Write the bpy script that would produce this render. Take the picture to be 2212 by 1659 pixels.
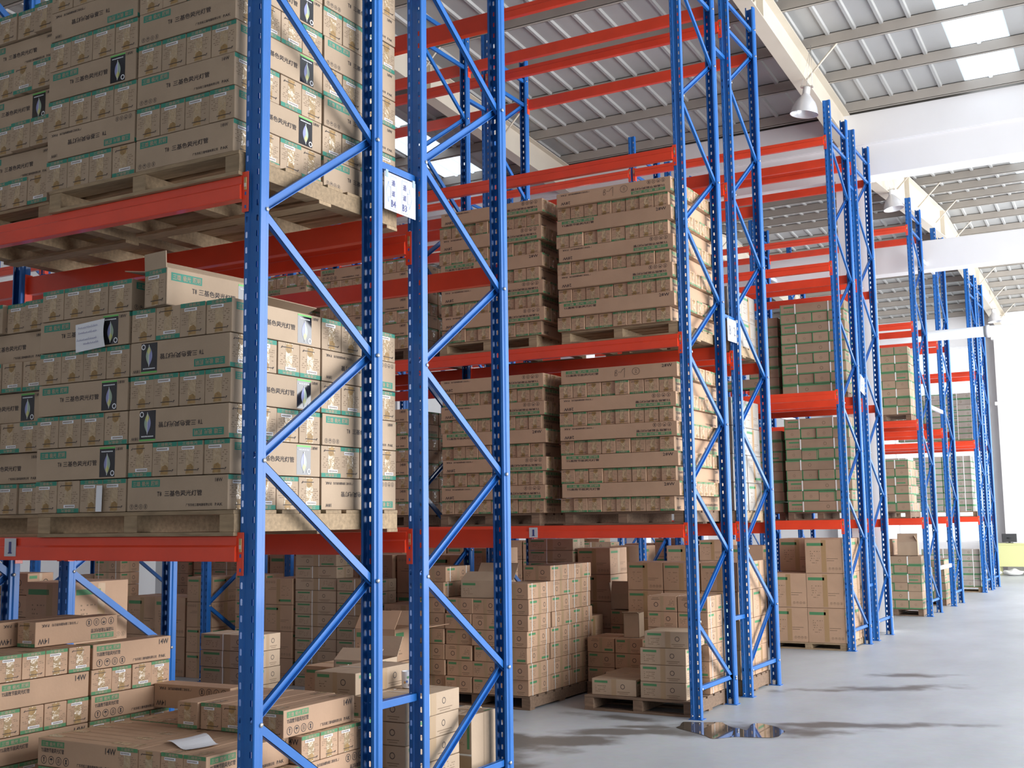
import bpy, bmesh, math, random
from mathutils import Vector, Matrix
random.seed(7)
for o in list(bpy.data.objects): bpy.data.objects.remove(o)
SC = bpy.context.scene
C = SC.collection
PI = math.pi

# ------------------------------------------------------------------ camera
F_PX, YAW, PITCH, ROLL = 2495.2, math.radians(29.378), math.radians(6.735), math.radians(-0.7665)
CAM = Vector((3.6503, -4.4850, 1.7444))
cam = bpy.data.cameras.new('camera'); co = bpy.data.objects.new('camera', cam); C.objects.link(co)
cam.sensor_width = 36; cam.lens = F_PX / 2212 * 36; cam.clip_end = 200; cam.clip_start = 0.05
fwd = Vector((-math.sin(YAW)*math.cos(PITCH), math.cos(YAW)*math.cos(PITCH), math.sin(PITCH)))
r0 = Vector((math.cos(YAW), math.sin(YAW), 0)); u0 = r0.cross(fwd)
rgt = math.cos(ROLL)*r0 + math.sin(ROLL)*u0; up = -math.sin(ROLL)*r0 + math.cos(ROLL)*u0
M = Matrix((rgt, up, -fwd)).transposed().to_4x4(); M.translation = CAM
co.matrix_world = M
SC.camera = co

# ------------------------------------------------------------------ world, light, exposure
SC.view_settings.view_transform = 'Standard'; SC.view_settings.look = 'None'
SC.view_settings.gamma = 1; SC.view_settings.exposure = 0.0
w = bpy.data.worlds.new('world'); SC.world = w; w.use_nodes = True
bg = w.node_tree.nodes['Background']; bg.inputs[0].default_value = (0.86, 0.93, 1.0, 1); bg.inputs[1].default_value = 1.85
def area(name, loc, rot, sx, sy, power, col=(1, 1, 1)):
    l = bpy.data.lights.new(name, 'AREA'); l.shape = 'RECTANGLE'; l.size = sx; l.size_y = sy; l.energy = power; l.color = col
    o = bpy.data.objects.new(name, l); C.objects.link(o); o.location = loc; o.rotation_euler = rot
    return o
# daylight through the tall openings of the right-hand side of the hall (outside the frame)
area('side_daylight', (9.7, 8.3, 3.8), (0, math.radians(90), 0), 6.8, 17, 2700, (0.99, 0.99, 1.0))
area('far_daylight', (9.7, 24.5, 3.6), (0, math.radians(90), math.radians(-22)), 6.5, 16, 3600, (0.97, 0.985, 1.0))

# ------------------------------------------------------------------ materials
MATS = {}
def mat(name, col, rough=0.6, metal=0.0, coat=0.0, noise=None, bump=None, rnd=0.0, trans=None, spec=0.5):
    if name in MATS: return MATS[name]
    m = bpy.data.materials.new(name); m.use_nodes = True
    nt = m.node_tree; p = nt.nodes['Principled BSDF']
    p.inputs['Base Color'].default_value = (*col, 1); p.inputs['Roughness'].default_value = rough
    p.inputs['Metallic'].default_value = metal; p.inputs['Coat Weight'].default_value = coat; p.inputs['Coat Roughness'].default_value = 0.1
    p.inputs['Specular IOR Level'].default_value = spec
    tc = None
    if noise or bump:
        tc = nt.nodes.new('ShaderNodeTexCoord')
    src = None
    if noise:
        sc, amt = noise[0], noise[1]
        mp = nt.nodes.new('ShaderNodeMapping'); nt.links.new(tc.outputs['Object'], mp.inputs[0])
        mp.inputs['Scale'].default_value = noise[2] if len(noise) > 2 else (1, 1, 1)
        n = nt.nodes.new('ShaderNodeTexNoise'); n.inputs['Scale'].default_value = sc; n.inputs['Detail'].default_value = 5
        nt.links.new(mp.outputs[0], n.inputs['Vector'])
        hsv = nt.nodes.new('ShaderNodeHueSaturation'); hsv.inputs['Color'].default_value = (*col, 1)
        mr = nt.nodes.new('ShaderNodeMapRange'); mr.inputs['To Min'].default_value = 1-amt; mr.inputs['To Max'].default_value = 1+amt
        mr.inputs['From Min'].default_value = 0.3; mr.inputs['From Max'].default_value = 0.7
        nt.links.new(n.outputs['Fac'], mr.inputs['Value']); nt.links.new(mr.outputs[0], hsv.inputs['Value'])
        src = hsv.outputs[0]
    if rnd:
        oi = nt.nodes.new('ShaderNodeObjectInfo'); h2 = nt.nodes.new('ShaderNodeHueSaturation')
        if src: nt.links.new(src, h2.inputs['Color'])
        else: h2.inputs['Color'].default_value = (*col, 1)
        mr = nt.nodes.new('ShaderNodeMapRange'); mr.inputs['To Min'].default_value = 1-rnd; mr.inputs['To Max'].default_value = 1+rnd
        nt.links.new(oi.outputs['Random'], mr.inputs['Value']); nt.links.new(mr.outputs[0], h2.inputs['Value'])
        src = h2.outputs[0]
    if src: nt.links.new(src, p.inputs['Base Color'])
    if bump:
        n = nt.nodes.new('ShaderNodeTexNoise'); n.inputs['Scale'].default_value = bump[0]; n.inputs['Detail'].default_value = 3
        nt.links.new(tc.outputs['Object'], n.inputs['Vector'])
        b = nt.nodes.new('ShaderNodeBump'); b.inputs['Strength'].default_value = bump[1]; b.inputs['Distance'].default_value = 0.02
        nt.links.new(n.outputs['Fac'], b.inputs['Height']); nt.links.new(b.outputs[0], p.inputs['Normal'])
    if trans:
        t = nt.nodes.new('ShaderNodeBsdfTranslucent'); t.inputs[0].default_value = (*trans, 1)
        out = nt.nodes['Material Output']; nt.links.new(t.outputs[0], out.inputs['Surface'])
    MATS[name] = m; return m

BLUE = mat('blue_paint', (0.014, 0.125, 0.42), 0.40, coat=0.22, noise=(3, 0.10), spec=0.35)
ORANGE = mat('orange_paint', (0.78, 0.062, 0.022), 0.34, coat=0.3, noise=(4, 0.08))
STEEL = mat('galvanised_steel', (0.72, 0.70, 0.66), 0.3, metal=0.8)
BRASS = mat('brass_pin', (0.55, 0.42, 0.2), 0.35, metal=0.8)
CARD = mat('cardboard', (0.425, 0.315, 0.218), 0.75, noise=(5, 0.06), bump=(60, 0.05), rnd=0.06)
CARD2 = mat('cardboard_reddish', (0.455, 0.29, 0.185), 0.75, noise=(5, 0.06), bump=(60, 0.05), rnd=0.06)
CARD3 = mat('cardboard_brown', (0.34, 0.235, 0.155), 0.75, noise=(5, 0.07), rnd=0.1)
CARDG = mat('film_wrapped_cardboard', (0.36, 0.32, 0.275), 0.35, noise=(5, 0.10), bump=(9, 0.35), rnd=0.08)
CARDIN = mat('cardboard_inside', (0.46, 0.33, 0.21), 0.85, noise=(6, 0.06))
TAPE = mat('packing_tape', (0.45, 0.325, 0.19), 0.10, bump=(26, 0.9), spec=0.8)
STAIN = mat('glue_stain', (0.33, 0.20, 0.075), 0.6, noise=(40, 0.3))
INK = mat('printing_ink', (0.045, 0.035, 0.035), 0.7)
INKSOFT = mat('faded_ink', (0.20, 0.135, 0.085), 0.7)
TEAL = mat('teal_print', (0.035, 0.24, 0.17), 0.65)
GREEN = mat('green_print', (0.075, 0.235, 0.10), 0.65)
LIME = mat('lime_print', (0.15, 0.50, 0.12), 0.5)
PANEL = mat('dark_picture_panel', (0.012, 0.012, 0.018), 0.12, spec=0.7)
WHITE = mat('white_paper', (0.80, 0.81, 0.85), 0.6)
STRAPW = mat('white_strap', (0.82, 0.83, 0.80), 0.35)
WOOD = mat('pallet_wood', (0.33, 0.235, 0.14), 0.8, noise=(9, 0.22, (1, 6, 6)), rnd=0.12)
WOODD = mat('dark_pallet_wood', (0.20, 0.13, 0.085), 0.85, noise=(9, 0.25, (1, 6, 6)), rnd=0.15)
CREAM = mat('cream_steel_paint', (0.60, 0.54, 0.45), 0.55, noise=(1.5, 0.05))
PURLIN = mat('purlin_steel', (0.37, 0.335, 0.295), 0.6, noise=(2, 0.06))
SHEET = mat('roof_sheet_metal', (0.44, 0.44, 0.43), 0.45, metal=0.2, noise=(1.2, 0.06))
WALLW = mat('white_plaster', (0.80, 0.79, 0.79), 0.8, noise=(1, 0.03))
PIPEM = mat('white_pipe', (0.75, 0.78, 0.80), 0.35)
SKYL = mat('skylight_sheet', (0.9, 0.95, 1), trans=(0.9, 0.95, 1.0))
ALU = mat('lamp_aluminium', (0.80, 0.80, 0.82), 0.25, metal=0.35)
BLACK = mat('black_plastic', (0.02, 0.02, 0.022), 0.4)

# ------------------------------------------------------------------ helpers
def V(*a): return Vector(a)
class MB:
    """collects shapes for ONE mesh with several material slots"""
    def __init__(s): s.v = []; s.f = []; s.m = []; s.mats = []; s.sm = []
    def mi(s, m):
        if m not in s.mats: s.mats.append(m)
        return s.mats.index(m)
    def add(s, vs, fs, m, smooth=False):
        k = len(s.v); s.v += [tuple(v) for v in vs]; i = s.mi(m)
        for f in fs: s.f.append([k+j for j in f]); s.m.append(i); s.sm.append(smooth)
    def box(s, x0, y0, z0, x1, y1, z1, m, b=0.0):
        if b <= 0:
            vs = [(x, y, z) for x in (x0, x1) for y in (y0, y1) for z in (z0, z1)]
            fs = [(0, 1, 3, 2), (4, 6, 7, 5), (0, 4, 5, 1), (2, 3, 7, 6), (0, 2, 6, 4), (1, 5, 7, 3)]
            s.add(vs, fs, m); return
        bm = bmesh.new(); bmesh.ops.create_cube(bm, size=1)
        for v in bm.verts: v.co = V(x0+(v.co.x+.5)*(x1-x0), y0+(v.co.y+.5)*(y1-y0), z0+(v.co.z+.5)*(z1-z0))
        bmesh.ops.bevel(bm, geom=list(bm.edges), offset=b, segments=2, affect='EDGES', profile=0.6)
        s.bm(bm, m)
    def bm(s, bm, m, smooth=False, M=None):
        bm.verts.index_update()
        s.add([(M @ v.co if M else v.co) for v in bm.verts], [[v.index for v in f.verts] for f in bm.faces], m, smooth); bm.free()
    def quad(s, a, b, c, d, m): s.add([a, b, c, d], [(0, 1, 2, 3)], m)
    def prism(s, poly, axis, a, b, m, closed=True):
        """poly: 2-D points; axis 0: (y,z) extruded in x; 1: (x,z) in y; 2: (x,y) in z"""
        def p(q, t): return (t, q[0], q[1]) if axis == 0 else ((q[0], t, q[1]) if axis == 1 else (q[0], q[1], t))
        n = len(poly); vs = [p(q, a) for q in poly]+[p(q, b) for q in poly]
        fs = [(i, (i+1) % n, n+(i+1) % n, n+i) for i in range(n if closed else n-1)]
        if closed: fs += [tuple(range(n-1, -1, -1)), tuple(range(n, 2*n))]
        s.add(vs, fs, m)
    def tube(s, pts, r, m, seg=8, caps=True):
        rings = []
        for i, p in enumerate(pts):
            p = V(*p); q = V(*pts[min(i+1, len(pts)-1)]); o = V(*pts[max(i-1, 0)]); d = (q-o).normalized()
            a = d.orthogonal().normalized() if abs(d.z) > .99 else d.cross(V(0, 0, 1)).normalized(); b = d.cross(a)
            rings.append([p+a*math.cos(2*PI*k/seg)*r+b*math.sin(2*PI*k/seg)*r for k in range(seg)])
        vs = [v for rg in rings for v in rg]; fs = []
        for i in range(len(pts)-1):
            for k in range(seg): fs.append((i*seg+k, i*seg+(k+1) % seg, (i+1)*seg+(k+1) % seg, (i+1)*seg+k))
        if caps: fs += [tuple(range(seg-1, -1, -1)), tuple(range((len(pts)-1)*seg, len(pts)*seg))]
        s.add(vs, fs, m, True)
    def lathe(s, prof, cx, cy, cz, m, seg=28):
        vs = [(cx+r*math.cos(2*PI*k/seg), cy+r*math.sin(2*PI*k/seg), cz+z) for r, z in prof for k in range(seg)]
        fs = [(i*seg+k, i*seg+(k+1) % seg, (i+1)*seg+(k+1) % seg, (i+1)*seg+k) for i in range(len(prof)-1) for k in range(seg)]
        s.add(vs, fs, m, True)
    def mesh(s, name, recalc=True):
        me = bpy.data.meshes.new(name); me.from_pydata(s.v, [], s.f)
        for m in s.mats: me.materials.append(m)
        for p, i, q in zip(me.polygons, s.m, s.sm): p.material_index = i; p.use_smooth = q
        me.update(); return me
def link(name, me, parent=None, loc=(0, 0, 0), rot=(0, 0, 0)):
    o = bpy.data.objects.new(name, me); C.objects.link(o); o.location = loc; o.rotation_euler = rot
    if parent: o.parent = parent
    return o
def tag(o, label, cat, group=None):
    o['label'] = label; o['category'] = cat
    if group: o['group'] = group
    return o
def thing(name, label, cat, loc=(0, 0, 0), rot=(0, 0, 0), group=None):
    return tag(link(name, None, None, loc, rot), label, cat, group)
def struct(name, mb):
    o = link(name, mb.mesh(name) if isinstance(mb, MB) else mb); o['kind'] = 'structure'; return o
ORD = ['first', 'second', 'third', 'fourth', 'fifth', 'sixth', 'seventh', 'eighth', 'ninth', 'tenth', 'eleventh', 'twelfth']

# text as flat polygons (2-D), cached
TXT = {}
def text2d(s, res=1):
    if s in TXT: return TXT[s]
    cu = bpy.data.curves.new('t', 'FONT'); cu.body = s; cu.resolution_u = res; cu.size = 1; cu.offset = .012
    ob = bpy.data.objects.new('t', cu); C.objects.link(ob)
    dg = bpy.context.evaluated_depsgraph_get(); dg.update()
    me = bpy.data.meshes.new_from_object(ob.evaluated_get(dg))
    vs = [(v.co.x, v.co.y) for v in me.vertices]; fs = [tuple(p.vertices) for p in me.polygons]
    bpy.data.objects.remove(ob); bpy.data.curves.remove(cu); bpy.data.meshes.remove(me)
    if vs:
        x0 = min(v[0] for v in vs); x1 = max(v[0] for v in vs); y0 = min(v[1] for v in vs); y1 = max(v[1] for v in vs)
        vs = [((x-x0)/(x1-x0), (y-y0)/(y1-y0)) for x, y in vs]
    TXT[s] = (vs, fs); return TXT[s]
class Face:
    """a drawing surface on one side of a box: u to the right, v up, seen from outside"""
    def __init__(s, mb, o, u, v, off=0.0006): s.mb = mb; s.o = V(*o); s.u = V(*u); s.v = V(*v); s.n = s.u.cross(s.v); s.off = off
    def P(s, a, b, k=1): return s.o+s.u*a+s.v*b+s.n*s.off*k
    def rect(s, a, b, w, h, m, k=1): s.mb.quad(s.P(a, b, k), s.P(a+w, b, k), s.P(a+w, b+h, k), s.P(a, b+h, k), m)
    def poly(s, pts, m, k=1): s.mb.add([s.P(a, b, k) for a, b in pts], [tuple(range(len(pts)))], m)
    def text(s, t, a, b, w, h, m, k=2):
        vs, fs = text2d(t)
        if vs: s.mb.add([s.P(a+x*w, b+y*h, k) for x, y in vs], fs, m)
    def ring(s, a, b, r, t, m, n=14, k=1):
        po = [s.P(a+r*math.cos(2*PI*i/n), b+r*math.sin(2*PI*i/n), k) for i in range(n)]
        pi = [s.P(a+(r-t)*math.cos(2*PI*i/n), b+(r-t)*math.sin(2*PI*i/n), k) for i in range(n)]
        s.mb.add(po+pi, [(i, (i+1) % n, n+(i+1) % n, n+i) for i in range(n)], m)
def icons(f, a, b, r, m=INK):
    for i in range(4):
        cx = a+r+i*r*2.55; f.ring(cx, b+r, r, r*0.16, m)
        if i == 0: f.rect(cx-r*.14, b+r*.5, r*.28, r*.9, m); f.poly([(cx-r*.35, b+r*1.25), (cx+r*.35, b+r*1.25), (cx, b+r*1.7)], m)
        elif i == 1: f.poly([(cx-r*.55, b+r*1.05), (cx+r*.55, b+r*1.05), (cx+r*.3, b+r*1.5), (cx-r*.3, b+r*1.5)], m); f.rect(cx-r*.06, b+r*.5, r*.12, r*.6, m)
        elif i == 2: f.rect(cx-r*.45, b+r*.6, r*.9, r*.16, m); f.rect(cx-r*.45, b+r*.95, r*.9, r*.16, m); f.rect(cx-r*.35, b+r*1.3, r*.7, r*.16, m)
        else: f.poly([(cx-r*.35, b+r*.5), (cx+r*.35, b+r*.5), (cx+r*.15, b+r), (cx+r*.35, b+r*1.5), (cx-r*.35, b+r*1.5), (cx-r*.15, b+r)], m)
def banner(f, a, b, w, h, m):
    f.rect(a, b, w, h, m)
    f.text('三雄', a+w*.05, b+h*.14, w*.26, h*.70, CARD); f.text('极光', a+w*.37, b+h*.14, w*.26, h*.70, CARD); f.text('照明', a+w*.69, b+h*.14, w*.26, h*.70, CARD)
def company(f, a, b, w, h):
    f.text('广东东松三雄电器有限公司', a, b, w*.70, h, INK); f.text('PAK', a+w*.78, b, w*.20, h, INK)
def dashes(f, a, b, w, h, rows, m, seed=1, dens=.55):
    rr = random.Random(seed)
    for i in range(rows):
        y = b+h*(i+.2)/rows; x = a
        while x < a+w-.004:
            L = rr.uniform(.004, .014)
            if rr.random() < dens: f.rect(x, y, min(L, a+w-x), h/rows*.32, m)
            x += L+.004
def end_face(f, w, h, strip, sticker, seed):
    f.rect(.002, h*.86, w-.004, h*.13, strip); f.text('三雄极光', w*.2, h*.875, w*.6, h*.10, CARD)
    dashes(f, w*.08, h*.34, w*.84, h*.38, 6, INKSOFT, seed, .5)
    f.rect(w*.34, h*.02, w*.32, h*.84, TAPE, 1.5)
    rr = random.Random(seed+9)
    x = w*.34; f.poly([(x, h*.05), (x+w*.30, h*.05), (x+w*.31, h*.25), (x+w*.2, h*.33), (x+w*.06, h*.28)], STAIN, 2)
    f.rect(w*.30, h*.14, w*.50, h*.022, INK, 3); f.poly([(w*.80, h*.10), (w*.88, h*.19), (w*.83, h*.19)], INK, 3)
    if sticker:
        f.rect(w*.18, h*.745, w*.50, h*.095, WHITE, 3); [f.rect(w*(.21+.052*q), h*.772, w*.036, h*.042, INKSOFT, 4) for q in range(8)]
def long_A(f, L, h, watt, name, col, full=True):
    banner(f, L*.045, h*.71, L*.29, h*.21, col)
    if name.startswith('T8'):
        f.text('T8', L*.31, h*.43, L*.045, h*.14, INK); f.text(name[2:], L*.385, h*.42, L*.37, h*.17, INK)
        icons(f, L*.03, h*.07, h*.075); company(f, L*.60, h*.12, L*.36, h*.085)
        f.text(watt, L*.88, h*.80, L*.07, h*.11, INK)
    else:
        f.text(name, L*.045, h*.50, L*.29, h*.17, INK)
        f.text(watt, L*(.84 if L < .8 else .875), h*.68, L*(.125 if L < .8 else .085), h*.22, INK)
        if full: icons(f, L*.045, h*.08, h*.155 if L < .8 else h*.14); company(f, L*.50 if L < .8 else L*.70, h*.12, L*.44 if L < .8 else L*.27, h*.12)
def long_B(f, L, h, watt, name, col):
    banner(f, L*.045, h*.68, L*.30, h*.22, col)
    f.text('T8', L*.25, h*.42, L*.045, h*.14, INK); f.text(name[2:], L*.315, h*.41, L*.375, h*.17, INK)
    x = L*.72; wd = L*.165; f.rect(x, h*.05, wd, h*.90, PANEL); f.rect(x, h*.90, wd, h*.05, LIME, 2)
    for q in range(9): f.rect(x+wd*(.12+.085*q), h*.80, wd*.06, h*.035, WHITE, 3)
    def leaf(sx, m, k):
        n = 10; pts = [(x+wd*.5+sx*wd*.20*math.sin(PI*i/n), h*(.12+.62*i/n)) for i in range(n+1)]
        f.poly(pts, m, k)
    leaf(1, mat('leaf_pale', (.35, .45, .35), .3), 2); leaf(-1, mat('leaf_violet', (.28, .30, .55), .3), 2)
    f.poly([(x+wd*.5, h*.12), (x+wd*.63, h*.30), (x+wd*.5, h*.42), (x+wd*.40, h*.27)], mat('leaf_yellow', (.55, .55, .12), .3), 3)
    f.rect(x+wd*.485, h*.10, wd*.03, h*.66, WHITE, 4); f.ring(x+wd*.86, h*.16, wd*.13, wd*.045, WHITE, 12, 3)
    f.text(watt, L*.90, h*.83, L*.07, h*.10, INK)
def carton(kind, L, W, H, card, strip, watt='', name='', style='T', sticker=True, seed=1):
    """closed carton: long faces -y / +y, ends -x / +x, base at z=0, centred in x and y"""
    mb = MB(); mb.box(-L/2, -W/2, 0.001, L/2, W/2, H-.001, card, 0.004)
    F = Face(mb, (-L/2, -W/2, 0), (1, 0, 0), (0, 0, 1)); B = Face(mb, (L/2, W/2, 0), (-1, 0, 0), (0, 0, 1))
    R = Face(mb, (L/2, -W/2, 0), (0, 1, 0), (0, 0, 1)); Lf = Face(mb, (-L/2, W/2, 0), (0, -1, 0), (0, 0, 1))
    T = Face(mb, (-L/2, -W/2, H-.001), (1, 0, 0), (0, 1, 0))
    if style in 'TN':
        if style == 'T': long_A(F, L, H, watt, name, strip); long_B(B, L, H, watt, name, strip)
        else: long_A(F, L, H, watt, name, strip, True); long_A(B, L, H, watt, name, strip, False)
        end_face(R, W, H, strip, sticker, seed); end_face(Lf, W, H, strip, sticker, seed+3)
        T.rect(.004, W*.5-.0015, L-.008, .003, INKSOFT); T.rect(.004, W*.5-.024, .10, .048, TAPE, 1.5); T.rect(L-.104, W*.5-.024, .10, .048, TAPE, 1.5)
    elif style == 'K':       # green-edged strapped carton
        for f, w_ in ((F, L), (B, L), (R, W), (Lf, W)):
            f.rect(.002, .002, w_-.004, H*.13, GREEN); f.rect(.001, .002, .012, H-.004, GREEN)
            f.rect(w_*.06, H*.62, w_*.16, H*.16, GREEN) if w_ > .4 else f.ring(w_*.5, H*.5, H*.12, H*.03, INKSOFT, 10)
        F.ring(L*.62, H*.5, H*.17, H*.05, INKSOFT, 10); icons(F, L*.06, H*.2, H*.1, INKSOFT)
        for u in (.24, .76):
            for f in (F, B): f.rect(L*u-.009, 0, .018, H, STRAPW, 6)
            T.rect(L*u-.009, 0, .018, W, STRAPW, 4)
    elif style == 'M':       # medium carton: green name block, ring mark, straps
        for f, w_ in ((F, L), (B, L), (R, W), (Lf, W)):
            f.rect(w_*.06, H*.74, w_*.30, H*.14, GREEN)
            dashes(f, w_*.08, H*.18, w_*.24, H*.45, 4, INKSOFT, seed)
            f.ring(w_*.70, H*.56, H*.15, H*.035, INK, 14)
            f.rect(w_*.445, H*.01, w_*.11, H*.98, mat('aged_tape', (.39, .27, .16), .35)); f.rect(w_*.58, H*.22, w_*.28, H*.035, INKSOFT); f.rect(w_*.62, H*.12, w_*.2, H*.03, INKSOFT)
        if sticker:
            for u in ((.17, .83) if H > .13 else (.42,)):
                for f in (F, B): f.rect(L*u-.005, 0, .010, H, STRAPW, 4)
                T.rect(L*u-.005, 0, .010, W, STRAPW, 4)
        T.rect(.004, W*.5-.0015, L-.008, .003, INKSOFT)
    elif style == 'G':       # big square carton
        for f, w_ in ((F, L), (B, L), (R, W), (Lf, W)):
            f.rect(w_*.05, H*.80, w_*.44, H*.085, GREEN); f.rect(w_*.44, H*.03, w_*.13, H*.94, mat('brown_tape', (.38, .24, .12), .3))
            dashes(f, w_*.1, H*.28, w_*.3, H*.4, 6, INKSOFT, seed, .35); icons(f, w_*.62, H*.10, w_*.035, INKSOFT)
            f.rect(w_*.58, H*.42, w_*.3, H*.015, INKSOFT); f.rect(w_*.58, H*.36, w_*.2, H*.015, INKSOFT)
        T.rect(.004, W*.5-.0015, L-.008, .003, INKSOFT); T.rect(.004, W*.5-.025, L-.008, .05, mat('brown_tape', (.38, .24, .12), .3), .5)
    return mb.mesh(kind)
ME = {}
ME['T8'] = (carton('carton', .660, .164, .1655, CARD, TEAL, '18W', 'T8三基色荧光灯管', 'T', True, 1), .660, .164, .1655)
ME['T28'] = (carton('carton', 1.17, .139, .132, CARD2, GREEN, '28W', 'T5高效节能荧光灯管', 'N', False, 5), 1.17, .139, .132)
ME['T14'] = (carton('carton', .565, .140, .134, CARD2, GREEN, '14W', 'T5高效节能荧光灯管', 'N', True, 8), .565, .140, .134)
ME['K'] = (carton('carton', .945, .231, .150, CARD3, GREEN, style='K', seed=11), .945, .231, .150)
ME['K2'] = (carton('carton', .62, .31, .139, CARDG, GREEN, style='K', seed=12), .62, .31, .139)
ME['M'] = (carton('carton', .45, .295, .146, CARD2, GREEN, style='M', seed=14), .45, .295, .146)
ME['M2'] = (carton('carton', .44, .40, .148, CARD, GREEN, style='M', sticker=False, seed=15), .44, .40, .148)
ME['S'] = (carton('carton', .30, .22, .155, CARD2, GREEN, style='M', sticker=False, seed=17), .30, .22, .155)
ME['G'] = (carton('carton', .49, .49, .45, CARD2, GREEN, style='G', seed=19), .49, .49, .45)
ME['G2'] = (carton('carton', .39, .45, .285, CARD2, GREEN, style='G', seed=21), .39, .45, .285)
ME['GW'] = (carton('carton', .39, .45, .285, CARDG, GREEN, style='G', seed=22), .39, .45, .285)
ME['M3'] = (carton('carton', .56, .295, .126, CARD, GREEN, style='M', seed=24), .56, .295, .126)
OBN = dict(T8='tube_carton', T28='long_tube_carton', T14='short_tube_carton', K='banded_carton', K2='banded_carton', M='strapped_carton', M2='flat_carton', M3='strapped_carton', S='small_carton', G='square_carton', G2='square_carton', GW='wrapped_carton')
CATN = dict(T8='tube carton', T28='long carton', T14='short carton', K='banded carton', K2='banded carton', M='strapped carton', M2='flat carton', M3='strapped carton', S='small carton', G='square carton', G2='square carton', GW='wrapped carton')
NAMEK = dict(T8='18W carton', T28='28W carton', T14='14W carton', K='green-edged carton', K2='green-edged carton',
             M='strapped carton', M2='flat carton', M3='strapped flat carton', S='small carton', G='large square carton', G2='tall carton', GW='film-wrapped carton')
COUNT = 0; LAST = [None]
def put(kind, cx, cy, z, rz, flip, label, group, tilt=0):
    """carton with its centre at cx,cy and base at z; flip turns it upside down about its depth axis"""
    global COUNT
    me, L, W, H = ME[kind]
    o = bpy.data.objects.new(OBN[kind], me); C.objects.link(o); COUNT += 1
    if flip: o.matrix_world = Matrix.Translation((cx, cy, z+H)) @ Matrix.Rotation(rz+tilt, 4, 'Z') @ Matrix.Rotation(PI, 4, 'Y')
    else: o.matrix_world = Matrix.Translation((cx, cy, z)) @ Matrix.Rotation(rz+tilt, 4, 'Z')
    LAST[0] = o
    return tag(o, label, CATN[kind], group)

# ------------------------------------------------------------------ building shell
X0, X1, YB, YE = -17.0, 10.5, -9.0, 33.4
def concrete():
    m = bpy.data.materials.new('concrete_floor'); m.use_nodes = True; nt = m.node_tree; p = nt.nodes['Principled BSDF']
    N = nt.nodes.new; Lk = nt.links.new
    tc = N('ShaderNodeTexCoord')
    n1 = N('ShaderNodeTexNoise'); n1.inputs['Scale'].default_value = .55; n1.inputs['Detail'].default_value = 8; n1.inputs['Roughness'].default_value = .62
    mp = N('ShaderNodeMapping'); mp.inputs['Scale'].default_value = (1, .55, 1); mp.inputs['Rotation'].default_value = (0, 0, .5)
    Lk(tc.outputs['Object'], mp.inputs[0]); Lk(mp.outputs[0], n1.inputs['Vector'])
    cr = N('ShaderNodeValToRGB'); e = cr.color_ramp.elements
    e[0].position = .30; e[0].color = (.35, .365, .38, 1); e[1].position = .66; e[1].color = (.50, .525, .55, 1)
    Lk(n1.outputs['Fac'], cr.inputs[0])
    n2 = N('ShaderNodeTexNoise'); n2.inputs['Scale'].default_value = 14; n2.inputs['Detail'].default_value = 6
    Lk(tc.outputs['Object'], n2.inputs['Vector'])
    # damp stains with their own outlines around the puddle
    sep = N('ShaderNodeSeparateXYZ'); Lk(tc.outputs['Object'], sep.inputs[0])
    tot = None
    def math_(op, a, b=None):
        q = N('ShaderNodeMath'); q.operation = op
        for i, v in enumerate((a, b)):
            if v is None: continue
            if isinstance(v, (int, float)): q.inputs[i].default_value = v
            else: Lk(v, q.inputs[i])
        return q.outputs[0]
    for cx, cy, rx, ry, ang, st in STAINS:
        dx = math_('SUBTRACT', sep.outputs[0], cx); dy = math_('SUBTRACT', sep.outputs[1], cy)
        ca, sa = math.cos(ang), math.sin(ang)
        u = math_('ADD', math_('MULTIPLY', dx, ca/rx), math_('MULTIPLY', dy, sa/rx)); v = math_('SUBTRACT', math_('MULTIPLY', dy, ca/ry), math_('MULTIPLY', dx, sa/ry))
        d = math_('SUBTRACT', 1.0, math_('SQRT', math_('ADD', math_('MULTIPLY', u, u), math_('MULTIPLY', v, v))))
        d = math_('MULTIPLY', d, st)
        tot = d if tot is None else math_('MAXIMUM', tot, d)
    n3 = N('ShaderNodeTexNoise'); n3.inputs['Scale'].default_value = 3.4; n3.inputs['Detail'].default_value = 4
    Lk(tc.outputs['Object'], n3.inputs['Vector'])
    s = math_('ADD', tot, math_('MULTIPLY', math_('SUBTRACT', n3.outputs['Fac'], .5), 1.5))
    mr = N('ShaderNodeMapRange'); mr.interpolation_type = 'SMOOTHSTEP'; mr.inputs['From Min'].default_value = -.22; mr.inputs['From Max'].default_value = .42
    Lk(s, mr.inputs['Value'])
    mx = N('ShaderNodeMixRGB'); mx.blend_type = 'MULTIPLY'; mx.inputs[0].default_value = .16; Lk(cr.outputs[0], mx.inputs[1]); Lk(n2.outputs['Color'], mx.inputs[2])
    m2 = N('ShaderNodeMixRGB'); m2.inputs[2].default_value = (.13, .12, .11, 1); Lk(math_('MULTIPLY', mr.outputs[0], .95), m2.inputs[0]); Lk(mx.outputs[0], m2.inputs[1])
    Lk(m2.outputs[0], p.inputs['Base Color']); p.inputs['Roughness'].default_value = .42; p.inputs['Specular IOR Level'].default_value = .35
    b = N('ShaderNodeBump'); b.inputs['Strength'].default_value = .12; b.inputs['Distance'].default_value = .01; Lk(n2.outputs['Fac'], b.inputs['Height']); Lk(b.outputs[0], p.inputs['Normal'])
    return m
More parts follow.
